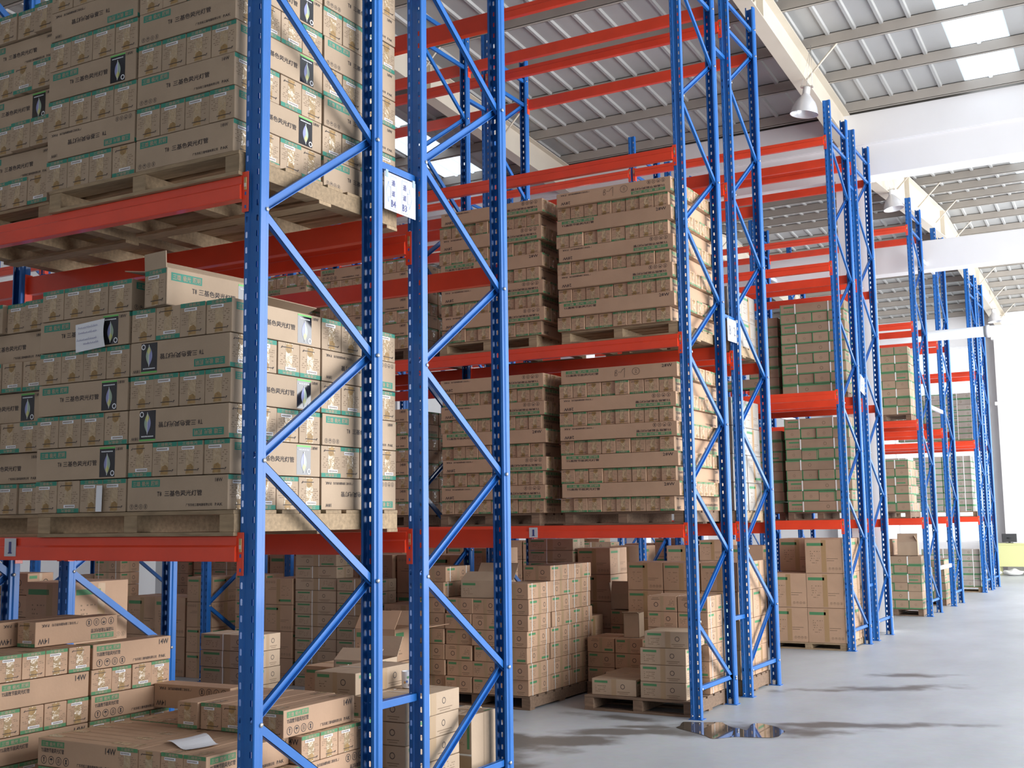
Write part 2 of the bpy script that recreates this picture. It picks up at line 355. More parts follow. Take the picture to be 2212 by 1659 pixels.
STAINS = [(-1.95, 4.5, .42, .26, .1, 1), (-1.2, 3.75, .75, .30, -.3, 1), (-.95, 2.9, .55, .40, .2, 1), (-.68, 3.9, .55, .24, .7, 1), (-.45, 4.45, .55, .16, .5, 1), (-.30, 4.78, .30, .08, .3, 1), (-1.4, 2.2, .5, .4, 0, 1),
          (.40, 4.95, .85, .36, .35, .8), (1.35, 5.62, .9, .14, .45, .75), (.95, 5.5, .4, .12, .5, .8), (1.0, 7.8, .9, .16, .6, .5), (-.6, 5.1, .5, .12, 0, .5), (1.05, 8.9, .5, .15, .4, .5)]
FLOOR = concrete()
mb = MB(); mb.box(X0-3, YB, -.2, X1+8, YE+2, 0, FLOOR); struct('floor', mb)
mb = MB(); mb.box(X0-.3, YB, 0, X0, YE, 8.6, WALLW); struct('wall_left', mb)
mb = MB(); mb.box(X0, YB-.3, 0, X1, YB, 8.6, WALLW); struct('unseen_wall_back', mb)  # unseen wall behind the camera, added to limit light on the front faces
mb = MB(); mb.box(X1, YB, 0, X1+.3, -.4, 8.6, WALLW); struct('unseen_wall_right', mb)  # unseen wall, added to keep open-side light off the nearest carton fronts
# end wall with a tall glazed opening
WX0, WX1, WZ1 = -5.2, -.98, 6.95
mb = MB(); mb.box(X0, YE, 0, WX0, YE+.3, 8.9, WALLW); mb.box(WX0, YE, WZ1, WX1, YE+.3, 8.9, WALLW); mb.box(WX1, YE, 0, X1+8, YE+.3, 8.9, WALLW)
mb.box(WX0, YE, 0, WX1, YE+.3, .9, WALLW); struct('wall_end', mb)
GLASS = bpy.data.materials.new('window_glass'); GLASS.use_nodes = True
nt = GLASS.node_tree; g = nt.nodes.new('ShaderNodeBsdfTransparent'); gl = nt.nodes.new('ShaderNodeBsdfGlossy'); gl.inputs['Roughness'].default_value = .02
mx = nt.nodes.new('ShaderNodeMixShader'); mx.inputs[0].default_value = .06; nt.links.new(g.outputs[0], mx.inputs[1]); nt.links.new(gl.outputs[0], mx.inputs[2]); nt.links.new(mx.outputs[0], nt.nodes['Material Output'].inputs[0])
wd = thing('window_1', 'tall bright window in the end wall behind the racks', 'window', ((WX0+WX1)/2, YE+.15, .9)); del wd['label']; del wd['category']; wd['kind'] = 'structure'
hw = (WX1-WX0)/2; hh = WZ1-.9
mb = MB(); mb.box(-hw, .02, 0, hw, .03, hh, GLASS); link('pane', mb.mesh('pane'), wd)
mb = MB()
for x in (-hw, -hw/3, hw/3, hw-.05): mb.box(x, -.02, 0, x+.05, .07, hh, WALLW)
for z in (0, hh/3, 2*hh/3, hh-.05): mb.box(-hw, -.02, z, hw, .07, z+.05, WALLW)
link('window_frame', mb.mesh('window_frame'), wd)

# roof: two spans sloping to a valley gutter at Y 13.6
RS = .07
def zr(y):        # top of rafter / underside of purlin
    if y < 4.5: return 8.675-RS*(4.5-y)
    if y <= 13.9: return 8.99-RS*y
    if y <= 22.6: return 7.99+RS*(y-13.9)
    return 8.60-RS*(y-22.6)
PD = .16
def sheet(name, xa, xb, ya, yb, m, ribs=True):
    mb = MB(); za, zb = zr(ya+1e-6)+PD, zr(yb-1e-6)+PD
    x = xa; pts = [(xa, 0)]
    if ribs:
        x = math.ceil(xa/.36)*.36
        while x < xb-.07:
            if x-.04 > xa: pts += [(x-.035, 0), (x-.02, -.032), (x+.02, -.032), (x+.035, 0)]
            x += .36
    pts.append((xb, 0))
    lo = [(px, ya, za+pz) for px, pz in pts]+[(px, yb, zb+pz) for px, pz in pts]; n = len(pts)
    mb.add(lo, [(i, i+1, n+i+1, n+i) for i in range(n-1)], m)
    if m is not SKYL:
        hi = [(xa, ya, za+.05), (xb, ya, za+.05), (xb, yb, zb+.05), (xa, yb, zb+.05)]; mb.add(hi, [(0, 1, 2, 3)], m)
    o = struct(name, mb); return o
SK = [(-12.2, -11.4), (-7.85, -7.0), (1.43, 2.2), (6.0, 6.8)]
k = 0
for ya, yb in ((YB, 4.5), (4.5, 13.75), (14.0, 22.6), (22.6, YE+.3)):
    xs = [X0-.3]+[v for a in SK for v in a]+[X1]
    for i in range(0, len(xs)-1):
        k += 1
        if i % 2 == 0: sheet('ceiling', xs[i], xs[i+1], ya, yb, SHEET)
        else: sheet('window_%d' % (k+1), xs[i], xs[i+1], ya, yb, SKYL)
def c_sec(mb, y, z, h, w_, t, xa, xb, m):   # C purlin, web at y, open to +y
    mb.box(xa, y, z, xb, y+t, z+h, m); mb.box(xa, y, z, xb, y+w_, z+t, m); mb.box(xa, y, z+h-t, xb, y+w_, z+h, m); mb.box(xa, y+w_-t, z, xb, y+w_, z+.02, m)
ys = [13.45-1.2*i for i in range(19)]+[14.15+1.06*i for i in range(19)]
for y in ys:
    if y < YB+.2 or y > YE-.1: continue
    mb = MB(); c_sec(mb, y-.03, zr(y)-.004, PD, .06, .006, X0, X1, PURLIN)
    if y > 14:
        for x in [X0+1+.64*i for i in range(40)]: mb.box(x, y+.03, zr(y)+.0, x+.05, y+.075, zr(y)+.03, STEEL)
    struct('trim_%d' % (ys.index(y)+1), mb)
# rafters and columns
RX = [-15.2, -10.3, -5.35, -.40, 4.55, 9.5]
def rafter(x, ya, yb, da, db, first):
    mb = MB(); za, zb = zr(ya+1e-4)-.006, zr(yb-1e-4)-.006
    def slab(x0, x1, o1, o2, p1, p2):   # between offsets below the top line
        vs = [(x0, ya, za-o1), (x1, ya, za-o1), (x0, yb, zb-p1), (x1, yb, zb-p1), (x0, ya, za-o2), (x1, ya, za-o2), (x0, yb, zb-p2), (x1, yb, zb-p2)]
        mb.add(vs, [(0, 1, 3, 2), (4, 6, 7, 5), (0, 4, 5, 1), (2, 3, 7, 6), (0, 2, 6, 4), (1, 5, 7, 3)], CREAM)
    slab(x-.10, x+.10, 0, .012, 0, .012); slab(x-.005, x+.005, .012, da-.012, .012, db-.012); slab(x-.10, x+.10, da-.012, da, db-.012, db)
    for y in (ya+.01, (ya+yb)/2, yb-.03):
        t = (y-ya)/(yb-ya); z = za+(zb-za)*t; d = da+(db-da)*t; mb.box(x-.09, y, z-d, x+.09, y+.014, z-.01, CREAM)
    return mb
n = 0
for x in RX:
    for ya, yb, da, db in ((YB, 4.5, .6, .42), (4.5, 13.6, .42, .5), (14.25, 22.6, .7, .62), (22.6, YE, .62, .55)):
        n += 1; mb = rafter(x, ya, yb, da, db, 0)
        for yp in ys:       # fly braces to every second purlin
            if ya+.6 < yp < yb-.3 and ys.index(yp) % 2 == 0:
                zb_ = zr(yp)-.45; mb.tube([(x+.06, yp, zb_), (x+.52, yp, zr(yp)+.01)], .014, CREAM, 6)
        struct('trim_%d' % (60+n), mb)
    for yc, zt in ((13.85, 7.9), (33.15, 7.7)):
        mb = MB(); xa = x-.20 if yc < 20 else x-.22
        mb.box(xa, yc-.23, 0, xa+.46, yc+.23, zt, WALLW, .01)
        if yc > 20: mb.box(xa-.06, yc-.29, 5.0, xa+.52, yc+.25, 5.1, WALLW); mb.box(xa-.06, yc-.29, 7.0, xa+.52, yc+.25, 7.12, WALLW)
        n += 1; struct('trim_%d' % (60+n), mb)
# valley gutter beam, lower beam, main pipe
mb = MB(); mb.box(X0, 13.52, 7.52, X1, 14.3, 8.03, WALLW, .01); mb.box(X0, 13.74, 8.0, X1, 13.78, 8.21, PURLIN); mb.box(X0, 14.0, 8.0, X1, 14.04, 8.17, PURLIN); mb.box(X0, 13.58, 7.02, X1, 13.98, 7.53, WALLW, .01); struct('trim_120', mb)
mb = MB(); mb.box(X0, 18.25, 6.39, X1, 18.6, 6.95, WALLW, .01); struct('trim_121', mb)
for x in (-12.5, -6.2, 6.2):
    mb = MB(); mb.box(x-.2, 18.22, 0, x+.2, 18.62, 6.4, WALLW, .01); n += 1; struct('trim_%d' % (122+n), mb)
pp = thing('water_pipe', 'long white pipe running across the hall above the far racks', 'pipe', (0, 18.42, 5.13))
mb = MB(); mb.tube([(X0, 0, 0), (X1, 0, 0)], .10, PIPEM, 20); link('pipe_run', mb.mesh('pipe_run'), pp)
mb = MB()
for x in (-9.2, -4.4, .95, 5.5): mb.tube([(x-.03, 0, 0), (x+.03, 0, 0)], .118, PIPEM, 20); mb.tube([(x-.06, 0, 0), (x-.035, 0, 0)], .108, mat('dark_joint', (.25, .27, .28), .5), 20)
link('coupling', mb.mesh('coupling'), pp)
for x in (-6.2, 6.2): pass

# ------------------------------------------------------------------ pallet racking
H = 7.41; ZB = .237; LV = {1: 1.69, 2: 3.405, 3: 5.15, 4: 6.905}
PITCH_X = 2.9
def upright_mesh():
    mb = MB(); c = -.05
    half = [(0, .007, 0), (.016, .007, 0), (.021, 0, 0), (.046, 0, 1), (.050, .004, 0), (.050, .040, 0), (.042, .050, 0), (.042, .066, 0), (.028, .070, 0)]
    bm = bmesh.new(); n = int(H/.075)
    def strip(a, b):
        v = [bm.verts.new((a[0], a[1], 0)), bm.verts.new((b[0], b[1], 0)), bm.verts.new((b[0], b[1], H)), bm.verts.new((a[0], a[1], H))]; bm.faces.new(v)
    def slotted(a, b):
        a = V(a[0], a[1], 0); b = V(b[0], b[1], 0); u = b-a; L = u.length; u.normalize()
        z = 0
        for i in range(n):
            z0 = i*.075; z1 = (i+1)*.075 if i < n-1 else H
            cz = z0+.0375; cx = L*.45; hw, hh, ch = .0058, .0155, .003
            P = lambda x, zz: bm.verts.new(a+u*x+V(0, 0, zz))
            co_ = [P(0, z0), P(L, z0), P(L, z1), P(0, z1)]
            o_ = [P(cx-hw+ch, cz-hh), P(cx+hw-ch, cz-hh), P(cx+hw, cz-hh+ch), P(cx+hw, cz+hh-ch), P(cx+hw-ch, cz+hh), P(cx-hw+ch, cz+hh), P(cx-hw, cz+hh-ch), P(cx-hw, cz-hh+ch)]
            for k in range(4):
                bm.faces.new([co_[k], co_[(k+1) % 4], o_[(2*k+1) % 8], o_[2*k]]); bm.faces.new([co_[k], o_[2*k], o_[2*k-1]])
    for sx in (1, -1):
        for i in range(len(half)-1):
            a = (c+sx*half[i][0], half[i][1]); b = (c+sx*half[i+1][0], half[i+1][1])
            if sx < 0: a, b = b, a
            (slotted if (half[i+1][2] or half[i][2]) and i == 2 else strip)(a, b)
    bmesh.ops.remove_doubles(bm, verts=bm.verts, dist=.0002)
    bmesh.ops.recalc_face_normals(bm, faces=bm.faces)
    me = bpy.data.meshes.new('t'); bm.to_mesh(me); bm.free(); me.materials.append(BLUE)
    ob = bpy.data.objects.new('t', me); C.objects.link(ob); md = ob.modifiers.new('s', 'SOLIDIFY'); md.thickness = .0022; md.offset = 0
    dg = bpy.context.evaluated_depsgraph_get(); dg.update(); out = bpy.data.meshes.new_from_object(ob.evaluated_get(dg)); out.name = 'upright'
    bpy.data.objects.remove(ob)
    # round side holes as small dark dimples
    add = MB()
    return out
UP = upright_mesh()
def foot_mesh():
    mb = MB(); mb.box(-.115, -.012, 0, .012, .088, .006, BLUE); mb.box(-.052, .008, .006, .0-.01, .062, .05, STEEL)
    for x in (-.08, -.02): mb.lathe([(.007, 0), (.007, .008), (0, .009)], x, -.004, .03, STEEL, 8)
    return mb.mesh('foot_plate')
FOOT = foot_mesh()
LD = math.hypot(.9, .6)
def brace_mesh(L, name):
    mb = MB(); w_, d, t = .045, .022, .003    # C channel along +y from 0 to L, web on +x
    mb.box(d-t, -.012, -w_/2, d, L+.012, w_/2, BLUE); mb.box(0, -.012, w_/2-t, d, L+.012, w_/2, BLUE); mb.box(0, -.012, -w_/2, d, L+.012, -w_/2+t, BLUE)
    for y in (0, L):     # bolt ends through the upright
        mb.tube([(-.035, y, 0), (.052-.0, y, 0)], .006, STEEL, 8); mb.tube([(.051, y, 0), (.0565, y, 0)], .0115, STEEL, 6)
    return mb.mesh(name)
def brace_mesh_r(L, name):   # same channel, open side on +x
    mb = MB(); w_, d, t = .045, .022, .003
    mb.box(-d, -.012, -w_/2, -d+t, L+.012, w_/2, BLUE); mb.box(-d, -.012, w_/2-t, 0, L+.012, w_/2, BLUE); mb.box(-d, -.012, -w_/2, 0, L+.012, -w_/2+t, BLUE)
    for y in (0, L): mb.tube([(-.045, y, 0), (.05, y, 0)], .006, STEEL, 8)
    return mb.mesh(name)
BD = brace_mesh(LD, 'diagonal_brace'); BDR = brace_mesh_r(LD, 'diagonal_brace'); BH = brace_mesh(.9, 'horizontal_brace')
ROWN = dict(A='first', B='second', C='third', D='fourth', E='fifth', F='sixth', G='seventh', H='eighth', I='ninth', J='tenth')
YR = dict(A=(-.41, .575), B=(.96, 1.96), C=(5.27, 6.27), D=(6.69, 7.665), E=(10.965, 11.965), F=(12.38, 13.375), G=(16.66, 17.67), H=(19.21, 20.21), I=(23.52, 24.54), J=(24.86, 25.90))
ODDFRONT = 'ACEGI'
def frame(row, k):
    y0, y1 = YR[row]; x = -PITCH_X*k
    if k == 0: lab = 'blue bolted upright frame at the aisle end of the %s rack row from the camera' % ROWN[row]
    else: lab = 'blue upright frame inside the %s rack row, %s frame in from the aisle' % (ROWN[row], ORD[k])
    t = thing('rack_frame', lab, 'rack frame', (x, (y0+y1)/2, 0), group='blue rack frames')
    d = (y1-y0)/2
    a = link('upright', UP, t, (0, -d, 0)); link('foot_plate', FOOT, a)
    b = link('upright', UP, t, (-.10, d, 0), (0, 0, PI)); link('foot_plate', FOOT, b)
    ya, yb = -d+.045, d-.045; Lh = yb-ya; ang = math.atan2(.6, Lh); s = math.hypot(Lh, .6)/LD
    for i in range(11):
        z = ZB+.6*i; up_ = (i % 2 == 0) != (row in ODDFRONT)    # rising from front to back?
        if up_: link('diagonal_brace', BDR, t, (-.05, ya, z), (ang, 0, 0)).scale = (1, s, 1)
        else: link('diagonal_brace', BD, t, (-.05, ya, z+.6), (-ang, 0, 0)).scale = (1, s, 1)
    for z in (ZB+.02, ZB+6.6, 7.14): link('horizontal_brace', BH, t, (-.05, ya, z+.0), (0, 0, 0)).scale = (1, Lh/.9, 1)
    return t
BL = PITCH_X-.10
def beam_meshes():
    mb = MB(); h = .118     # stepped box beam, front towards -y, running -x from 0
    pr = [(.0, 0), (-.050, 0), (-.050, -.0), (-.052, .004), (-.052, .066), (-.040, .076), (-.040, h-.004), (-.036, h), (0, h)]
    mb.prism([(y, z-h) for y, z in pr], 0, -BL+.004, -.004, ORANGE)
    beam = mb.mesh('beam')
    mb = MB()
    # end connector: plate on the upright face with tabs and a brass safety pin
    mb.box(-.006, -.034, -.182, .0, .022, .016, ORANGE, .0015); mb.box(-.006, -.0345, -.182, .034, -.030, .016, ORANGE, .0015)
    mb.box(.008, -.0375, -.075, .024, -.0343, -.012, BRASS, .002); mb.box(.010, -.039, -.06, .022, -.0373, -.042, STEEL)
    for z in (-.10, -.165): mb.box(.011, -.0352, z, .021, -.0344, z+.016, BLUE)
    return beam, mb.mesh('end_connector')
BEAM, CONN = beam_meshes()
def beam(row, side, k, lv):
    """side 'f' front of the frame, 'b' back; bay k counted from the aisle"""
    y = YR[row][0] if side == 'f' else YR[row][1]; x = -PITCH_X*k-.10; z = LV[lv]
    lab = 'orange beam, %s side of the %s rack row, %s bay from aisle, %s level' % ('near' if side == 'f' else 'far', ROWN[row], ORD[k], ORD[lv-1])
    t = thing('rack_beam', lab, 'rack beam', (x if side == 'f' else x-BL, y+(0.022 if side == 'f' else -.022), z), (0, 0, 0 if side == 'f' else PI), group='orange rack beams')
    link('beam', BEAM, t, (0, -.0, 0)); 
    c1 = link('end_connector', CONN, t, (0, 0, 0)); c2 = link('end_connector', CONN, t, (-BL, 0, 0)); c2.scale = (-1, 1, 1)
    return t
NB = dict(A=2, B=2, C=4, D=4, E=4, F=4, G=4, H=4, I=4, J=4)
for row in 'ABCDEFGHIJ':
    for k in range(NB[row]+1): frame(row, k)
    for k in range(NB[row]):
        for side in 'fb':
            for lv in ((1, 2) if row == 'I' else (1, 2, 3) if row == 'J' else (1, 2, 3, 4)): beam(row, side, k, lv)
# spacers between the back-to-back rows
def spacer(ra, rb, k, z, m=BLUE, hgt=.04):
    ya, yb = YR[ra][1], YR[rb][0]; x = -PITCH_X*k
    lab = '%s spacer bar joining the %s and %s rack rows, %s' % ('blue' if m is BLUE else 'pale', ROWN[ra], ROWN[rb], {.78: 'low near the floor', 3.73: 'at sign height', 6.5: 'high up'}[z] if k == 0 else '%s frame in, %s' % (ORD[k], {.78: 'low', 3.73: 'middle', 6.5: 'high'}[z]))
    mb = MB(); mb.box(-.09, 0, -hgt/2, -.045, yb-ya, hgt/2, m, .002); t = link('row_spacer', mb.mesh('row_spacer'), None, (x, ya, z)); tag(t, lab, 'rack spacer', 'row spacers')
for ra, rb in ('AB', 'CD', 'EF', 'GH', 'IJ'):
    for k in (0, 1):
        for z in (.78, 3.73, 6.5): spacer(ra, rb, k, z, mat('pale_blue_grey_paint', (.62, .66, .72), .4) if ra == 'G' else BLUE, .07 if ra == 'G' else .04)

# ------------------------------------------------------------------ pallets and stacks
def pallet_parts(Wx, Dy, Hh, wood, kx=3):
    mb = MB(); n = max(5, int(Dy/.15)); bw = Dy/n*.78
    for i in range(n): y = -Dy/2+(Dy-bw)*i/(n-1); mb.box(-Wx/2, y, Hh-.018, Wx/2, y+bw, Hh, wood, .002)
    deck = mb.mesh('deck')
    mb = MB(); mb.box(-.045, -Dy/2+.004, .018, .045, Dy/2-.004, Hh-.018, wood, .002); bear = mb.mesh('bearer')
    mb = MB()
    for y in (-Dy/2, -.05, Dy/2-.10): mb.box(-Wx/2, y, 0, Wx/2, y+.10, .018, wood, .002)
    return deck, bear, mb.mesh('base_boards')
PC = {}
def pallet(x0, x1, y0, y1, z, label, Hh=.12, wood=None, group='wooden pallets'):
    wood = wood or WOOD; key = (round(x1-x0, 2), round(y1-y0, 2), Hh, wood.name)
    if key not in PC: PC[key] = pallet_parts(x1-x0, y1-y0, Hh, wood)
    t = thing('pallet', label, 'pallet', ((x0+x1)/2, (y0+y1)/2, z), group=group)
    Wx = x1-x0
    link('deck', PC[key][0], t); link('base_boards', PC[key][2], t)
    for x in (-Wx/2+.045, 0, Wx/2-.045): link('bearer', PC[key][1], t, (x, 0, 0))
    return t
rj = random.Random(3)
def jit(a): return rj.uniform(-a, a)
def lname(kind, how, ix, lay, sname, side='left'):
    return '%s %s%s, %s layer, %s' % (NAMEK[kind], how, (', %s from %s' % (ORD[ix], side)) if side else '', ORD[lay], sname)
def pinwheel(x0, y0, z, layers, kind, sname, group, flips=(), face=None, first='L', need=('FL', 'FR', 'BR'), shift=0.0):
    """interlocked layers of 4+4 cartons; first = which front half shows ends in the bottom layer"""
    me, L, W, Hh = ME[kind]; S = L+.012; p = S/4
    for l in range(layers):
        ends_left = (l % 2 == 0) == (first == 'L'); zz = z+l*(Hh+.002); dx = jit(shift); dy = jit(shift)
        for q in need:
            front = q[0] == 'F'; left = q[1] == 'L'
            yrun = (ends_left == left) == front
            cx = x0+S/2+(0 if left else S+.006)+dx; cy = y0+S/2+(0 if front else S+.006)+dy
            for i in range(4):
                fl = rj.random() < .12; tl = jit(.003)
                if yrun:
                    if q == 'BR' and i != 3: continue
                    if q == 'BL': continue
                    how = 'end-on' if front else 'lengthwise at back'
                    rz = PI/2 if q != 'BR' else PI/2
                    if q == 'FR' and i == 3: rz = -PI/2
                    put(kind, cx-S/2+p*(i+.5), cy+jit(.003), zz, rz, fl, lname(kind, 'lengthwise at the back right', 0, l, sname, None) if q == 'BR' else lname(kind, how, i, l, ('left' if left else 'right')+' half of '+sname), group, tl*.5)
                else:
                    if front and left and i > 0: continue
                    if q == 'BL': continue
                    f = (flips[l] if l < len(flips) else None) if i == 0 and front else (rj.choice('AB')+rj.choice(['', '', 'r']))
                    f = f or 'A'
                    how = ('long side front' if i == 0 else 'lying across, %s deep' % ORD[i]) if front else 'lying across, %s deep' % ORD[i+4]
                    put(kind, cx+jit(.003), cy-S/2+p*(i+.5), zz, 0 if 'A' in f else PI, 'r' in f, lname(kind, how, 0, l, ('left' if left else 'right')+' half of '+sname, None), group, tl*.5)
# 1. nearest lower shelf, front pallet of 18W cartons
zA = 1.690; x0 = -1.490; g1 = '18W cartons on the nearest lower shelf'
pallet(-1.45, -.104, -.45, .86, zA, 'wooden pallet under the 18W cartons on the nearest lower shelf')
pinwheel(x0, -.447, zA+.121, 6, 'T8', 'nearest lower shelf pallet', g1, flips=['A', 'B', 'Br', 'B', 'Br', 'B'], first='L')
H8 = .1675; zt = zA+.121+6*H8
for i in range(4): put('T8', x0+.012+.166*(i+.5), -.447+.335, zt, PI/2, False, lname('T8', 'end-on', i, 6, 'nearest lower shelf pallet'), g1, jit(.01))
# opened carton with lifted flaps standing end-on
def open_carton(kind, card, L, W, Hh, label, group, loc, rz, flaps, cat='carton', body=None, fl=.14):
    """open-topped carton; flaps: list of (side, angle, length) side in 'fblr'"""
    t = thing('open_carton', label, cat, loc, (0, 0, rz), group)
    mb = MB(); th = .005
    mb.box(-L/2, -W/2, 0, L/2, W/2, th, card); mb.box(-L/2, -W/2, 0, L/2, -W/2+th, Hh, card); mb.box(-L/2, W/2-th, 0, L/2, W/2, Hh, card)
    mb.box(-L/2, -W/2, 0, -L/2+th, W/2, Hh, card); mb.box(L/2-th, -W/2, 0, L/2, W/2, Hh, card)
    mb.box(-L/2+.01, -W/2+.01, .01, L/2-.01, W/2-.01, Hh*.7, CARDIN)
    if body: body(mb, L, W, Hh)
    link('body', mb.mesh('body'), t)
    for side, ang, ln in flaps:
        m2 = MB(); w_ = L if side in 'fb' else W
        m2.box(-w_/2, 0, -.0025, w_/2, ln, .0025, card, .001)
        me = m2.mesh('flap'); rot = {'f': PI, 'b': 0, 'l': PI/2, 'r': -PI/2}[side]
        p = {'f': (0, -W/2, Hh), 'b': (0, W/2, Hh), 'l': (-L/2, 0, Hh), 'r': (L/2, 0, Hh)}[side]
        f = link('flap', me, t, p); f.rotation_euler = (ang, 0, rot)
    return t
def t8body(mb, L, W, Hh):
    R = Face(mb, (L/2, -W/2, 0), (0, 1, 0), (0, 0, 1)); Lf = Face(mb, (-L/2, W/2, 0), (0, -1, 0), (0, 0, 1)); F = Face(mb, (-L/2, -W/2, 0), (1, 0, 0), (0, 0, 1)); B = Face(mb, (L/2, W/2, 0), (-1, 0, 0), (0, 0, 1))
    for f in (R, Lf): end_face(f, W, Hh, TEAL, True, 4)
    long_B(F, L, Hh, '18W', 'T8三基色荧光灯管', TEAL); long_B(B, L, Hh, '18W', 'T8三基色荧光灯管', TEAL)
open_carton('T8', CARD, .638, .165, .185, 'open 18W carton with its end flap standing up, on top of nearest lower shelf stack', g1, (-.60, -.14, zt), PI/2-.10, [('l', PI/2-.05, .085), ('f', 2.5, .06), ('b', .15, .165)], body=t8body)
open_carton('T8', CARD, .60, .165, .16, 'open carton behind the flapped one on the nearest lower shelf stack', g1, (-.93, .58, zt), PI/2, [('l', 1.35, .10), ('b', .4, .15), ('f', .3, .15)], body=t8body)
# note taped on the stack and paper strip
mb = MB(); f = Face(mb, (0, 0, 0), (1, 0, 0), (0, 0, 1), .001); N = 8
for j in range(N):
    for i in range(N):
        P = lambda a, b: (a/N*.215+.010*(b/N)*0, -.002-.010*math.sin(PI*b/N)*(a/N), b/N*.145-.012*(1-b/N)*0+.004*a/N)
        mb.add([P(i, j), P(i+1, j), P(i+1, j+1), P(i, j+1)], [(0, 1, 2, 3)], WHITE, True)
PEN = mat('blue_pen_ink', (.10, .10, .30), .6)
ff = Face(mb, (.0, -.013, 0), (1, 0, 0), (0, 0, 1), .0008)
for r_, (y_, x_, w_) in enumerate(((.115, .03, .15), (.088, .035, .14), (.052, .02, .15), (.030, .07, .12))):
    rr = random.Random(r_); x = x_
    while x < x_+w_-.01:
        dx = rr.uniform(.006, .014); h_ = rr.uniform(.006, .013); ff.poly([(x, y_), (x+.0022, y_), (x+dx*.7, y_+h_), (x+dx*.7-.0022, y_+h_)], PEN); ff.poly([(x+dx*.5, y_+.002), (x+dx, y_+.003), (x+dx, y_+.0052), (x+dx*.5, y_+.0042)], PEN); x += dx+.001
o = link('paper_note', mb.mesh('paper_note'), None, (-1.185, -.462, 2.630), (0, -.05, 0)); tag(o, 'white handwritten paper note taped to an 18W carton on the nearest lower shelf', 'note')
mb = MB(); mb.box(-.02, -.003, 0, .02, 0, .13, WHITE); o = link('paper_strip', mb.mesh('paper_strip'), None, (-.985, -.462, 1.815), (0, .02, 0)); tag(o, 'narrow white paper strip on the bottom carton ends of the nearest lower stack', 'paper')
# 2. nearest upper shelf, front pallet
zB = LV[2]; g2 = '18W cartons on the nearest upper shelf'
pallet(-1.45, -.104, -.45, .86, zB, 'wooden pallet on the nearest upper shelf, right-hand one')
pinwheel(-1.490, -.447, zB+.121, 8, 'T8', 'nearest upper shelf pallet', g2, flips=['A', 'Ar', 'A', 'B', 'A', 'Ar', 'A', 'B'], first='L')
# 3. neighbours further left on both shelves (mostly outside the frame)
for z, nm, g, nl in ((zA, 'nearest lower shelf, far-left pallet', '18W cartons far left on the nearest lower shelf', 7), (zB, 'nearest upper shelf, far-left pallet', '18W cartons far left on the nearest upper shelf', 7)):
    pallet(-2.70, -1.60, -.33, .86, z, 'wooden pallet at the picture\'s left edge, nearest %s shelf' % ('lower' if z == zA else 'upper'))
    for l in range(nl):
        for i in range(4):
            if l % 2 == 0: put('T8', -1.69-.168*i+jit(.003), .01+jit(.02), z+.121+l*H8, PI/2, rj.random() < .2, lname('T8', 'end-on', i, l, nm, 'right'), g)
            else: put('T8', -1.95, -.22+.168*i+jit(.003), z+.121+l*H8, 0 if l % 4 == 1 else PI, False, lname('T8', 'lying across', i, l, nm, 'front'), g)
# remove the hidden duplicates of odd layers
FRONT = {}
# 4. third row (28W cartons), two pallets per bay and level
def longstack(xc, y0, z, layers, sname, group, firstlong, deep, marks=(), sh=.012, flips=None, k='T28'):
    me, L, W, Hh = ME[k]; n = 8
    for l in range(layers):
        zz = z+l*(Hh+.0015); dx = jit(sh); dy = jit(sh)
        if (l % 2 == 0) == firstlong:
            for i in range(deep):
                fl = (flips[l] if flips and i == 0 else rj.random() < .5)
                put(k, xc+dx+.035+jit(.003), y0+W/2+i*(W+.008)+dy, zz, rj.choice([0, PI]) if i else (0 if fl else PI), fl,
                    lname(k, 'lying across, %s deep' % ORD[i], 0, l, sname, None), group, jit(.0015))
                if i == 0: FRONT[(sname, l)] = bpy.data.objects[-1] if False else LAST[0]
        else:
            for i in range(n):
                if deep < 8 and False: continue
                put(k, xc-(n-1)*(W+.005)/2+i*(W+.005)+dx, y0+L/2+.030+dy+jit(.012), zz, PI/2 if i < n-1 or True else 0, rj.random() < .38, lname(k, 'end-on', i, l, sname, 'left'), group, jit(.0025))
for lv, z in ((1, LV[1]), (2, LV[2])):
    nm = 'lower' if lv == 1 else 'upper'
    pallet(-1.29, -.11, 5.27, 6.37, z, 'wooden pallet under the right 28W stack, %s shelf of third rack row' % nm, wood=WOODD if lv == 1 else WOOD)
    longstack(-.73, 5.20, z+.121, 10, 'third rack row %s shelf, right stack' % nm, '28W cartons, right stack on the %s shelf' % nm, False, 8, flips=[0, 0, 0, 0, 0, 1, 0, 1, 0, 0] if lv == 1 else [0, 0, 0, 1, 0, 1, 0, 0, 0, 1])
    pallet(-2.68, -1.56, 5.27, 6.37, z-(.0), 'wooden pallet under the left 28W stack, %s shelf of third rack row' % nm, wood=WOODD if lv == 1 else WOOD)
    longstack(-2.075, 5.22, z+.121-(.02 if lv == 1 else 0)*0, 10, 'third rack row %s shelf, left stack' % nm, '28W cartons, left stack on the %s shelf' % nm, False, 3, flips=[0, 1, 0, 1, 0, 0, 0, 1, 0, 1])

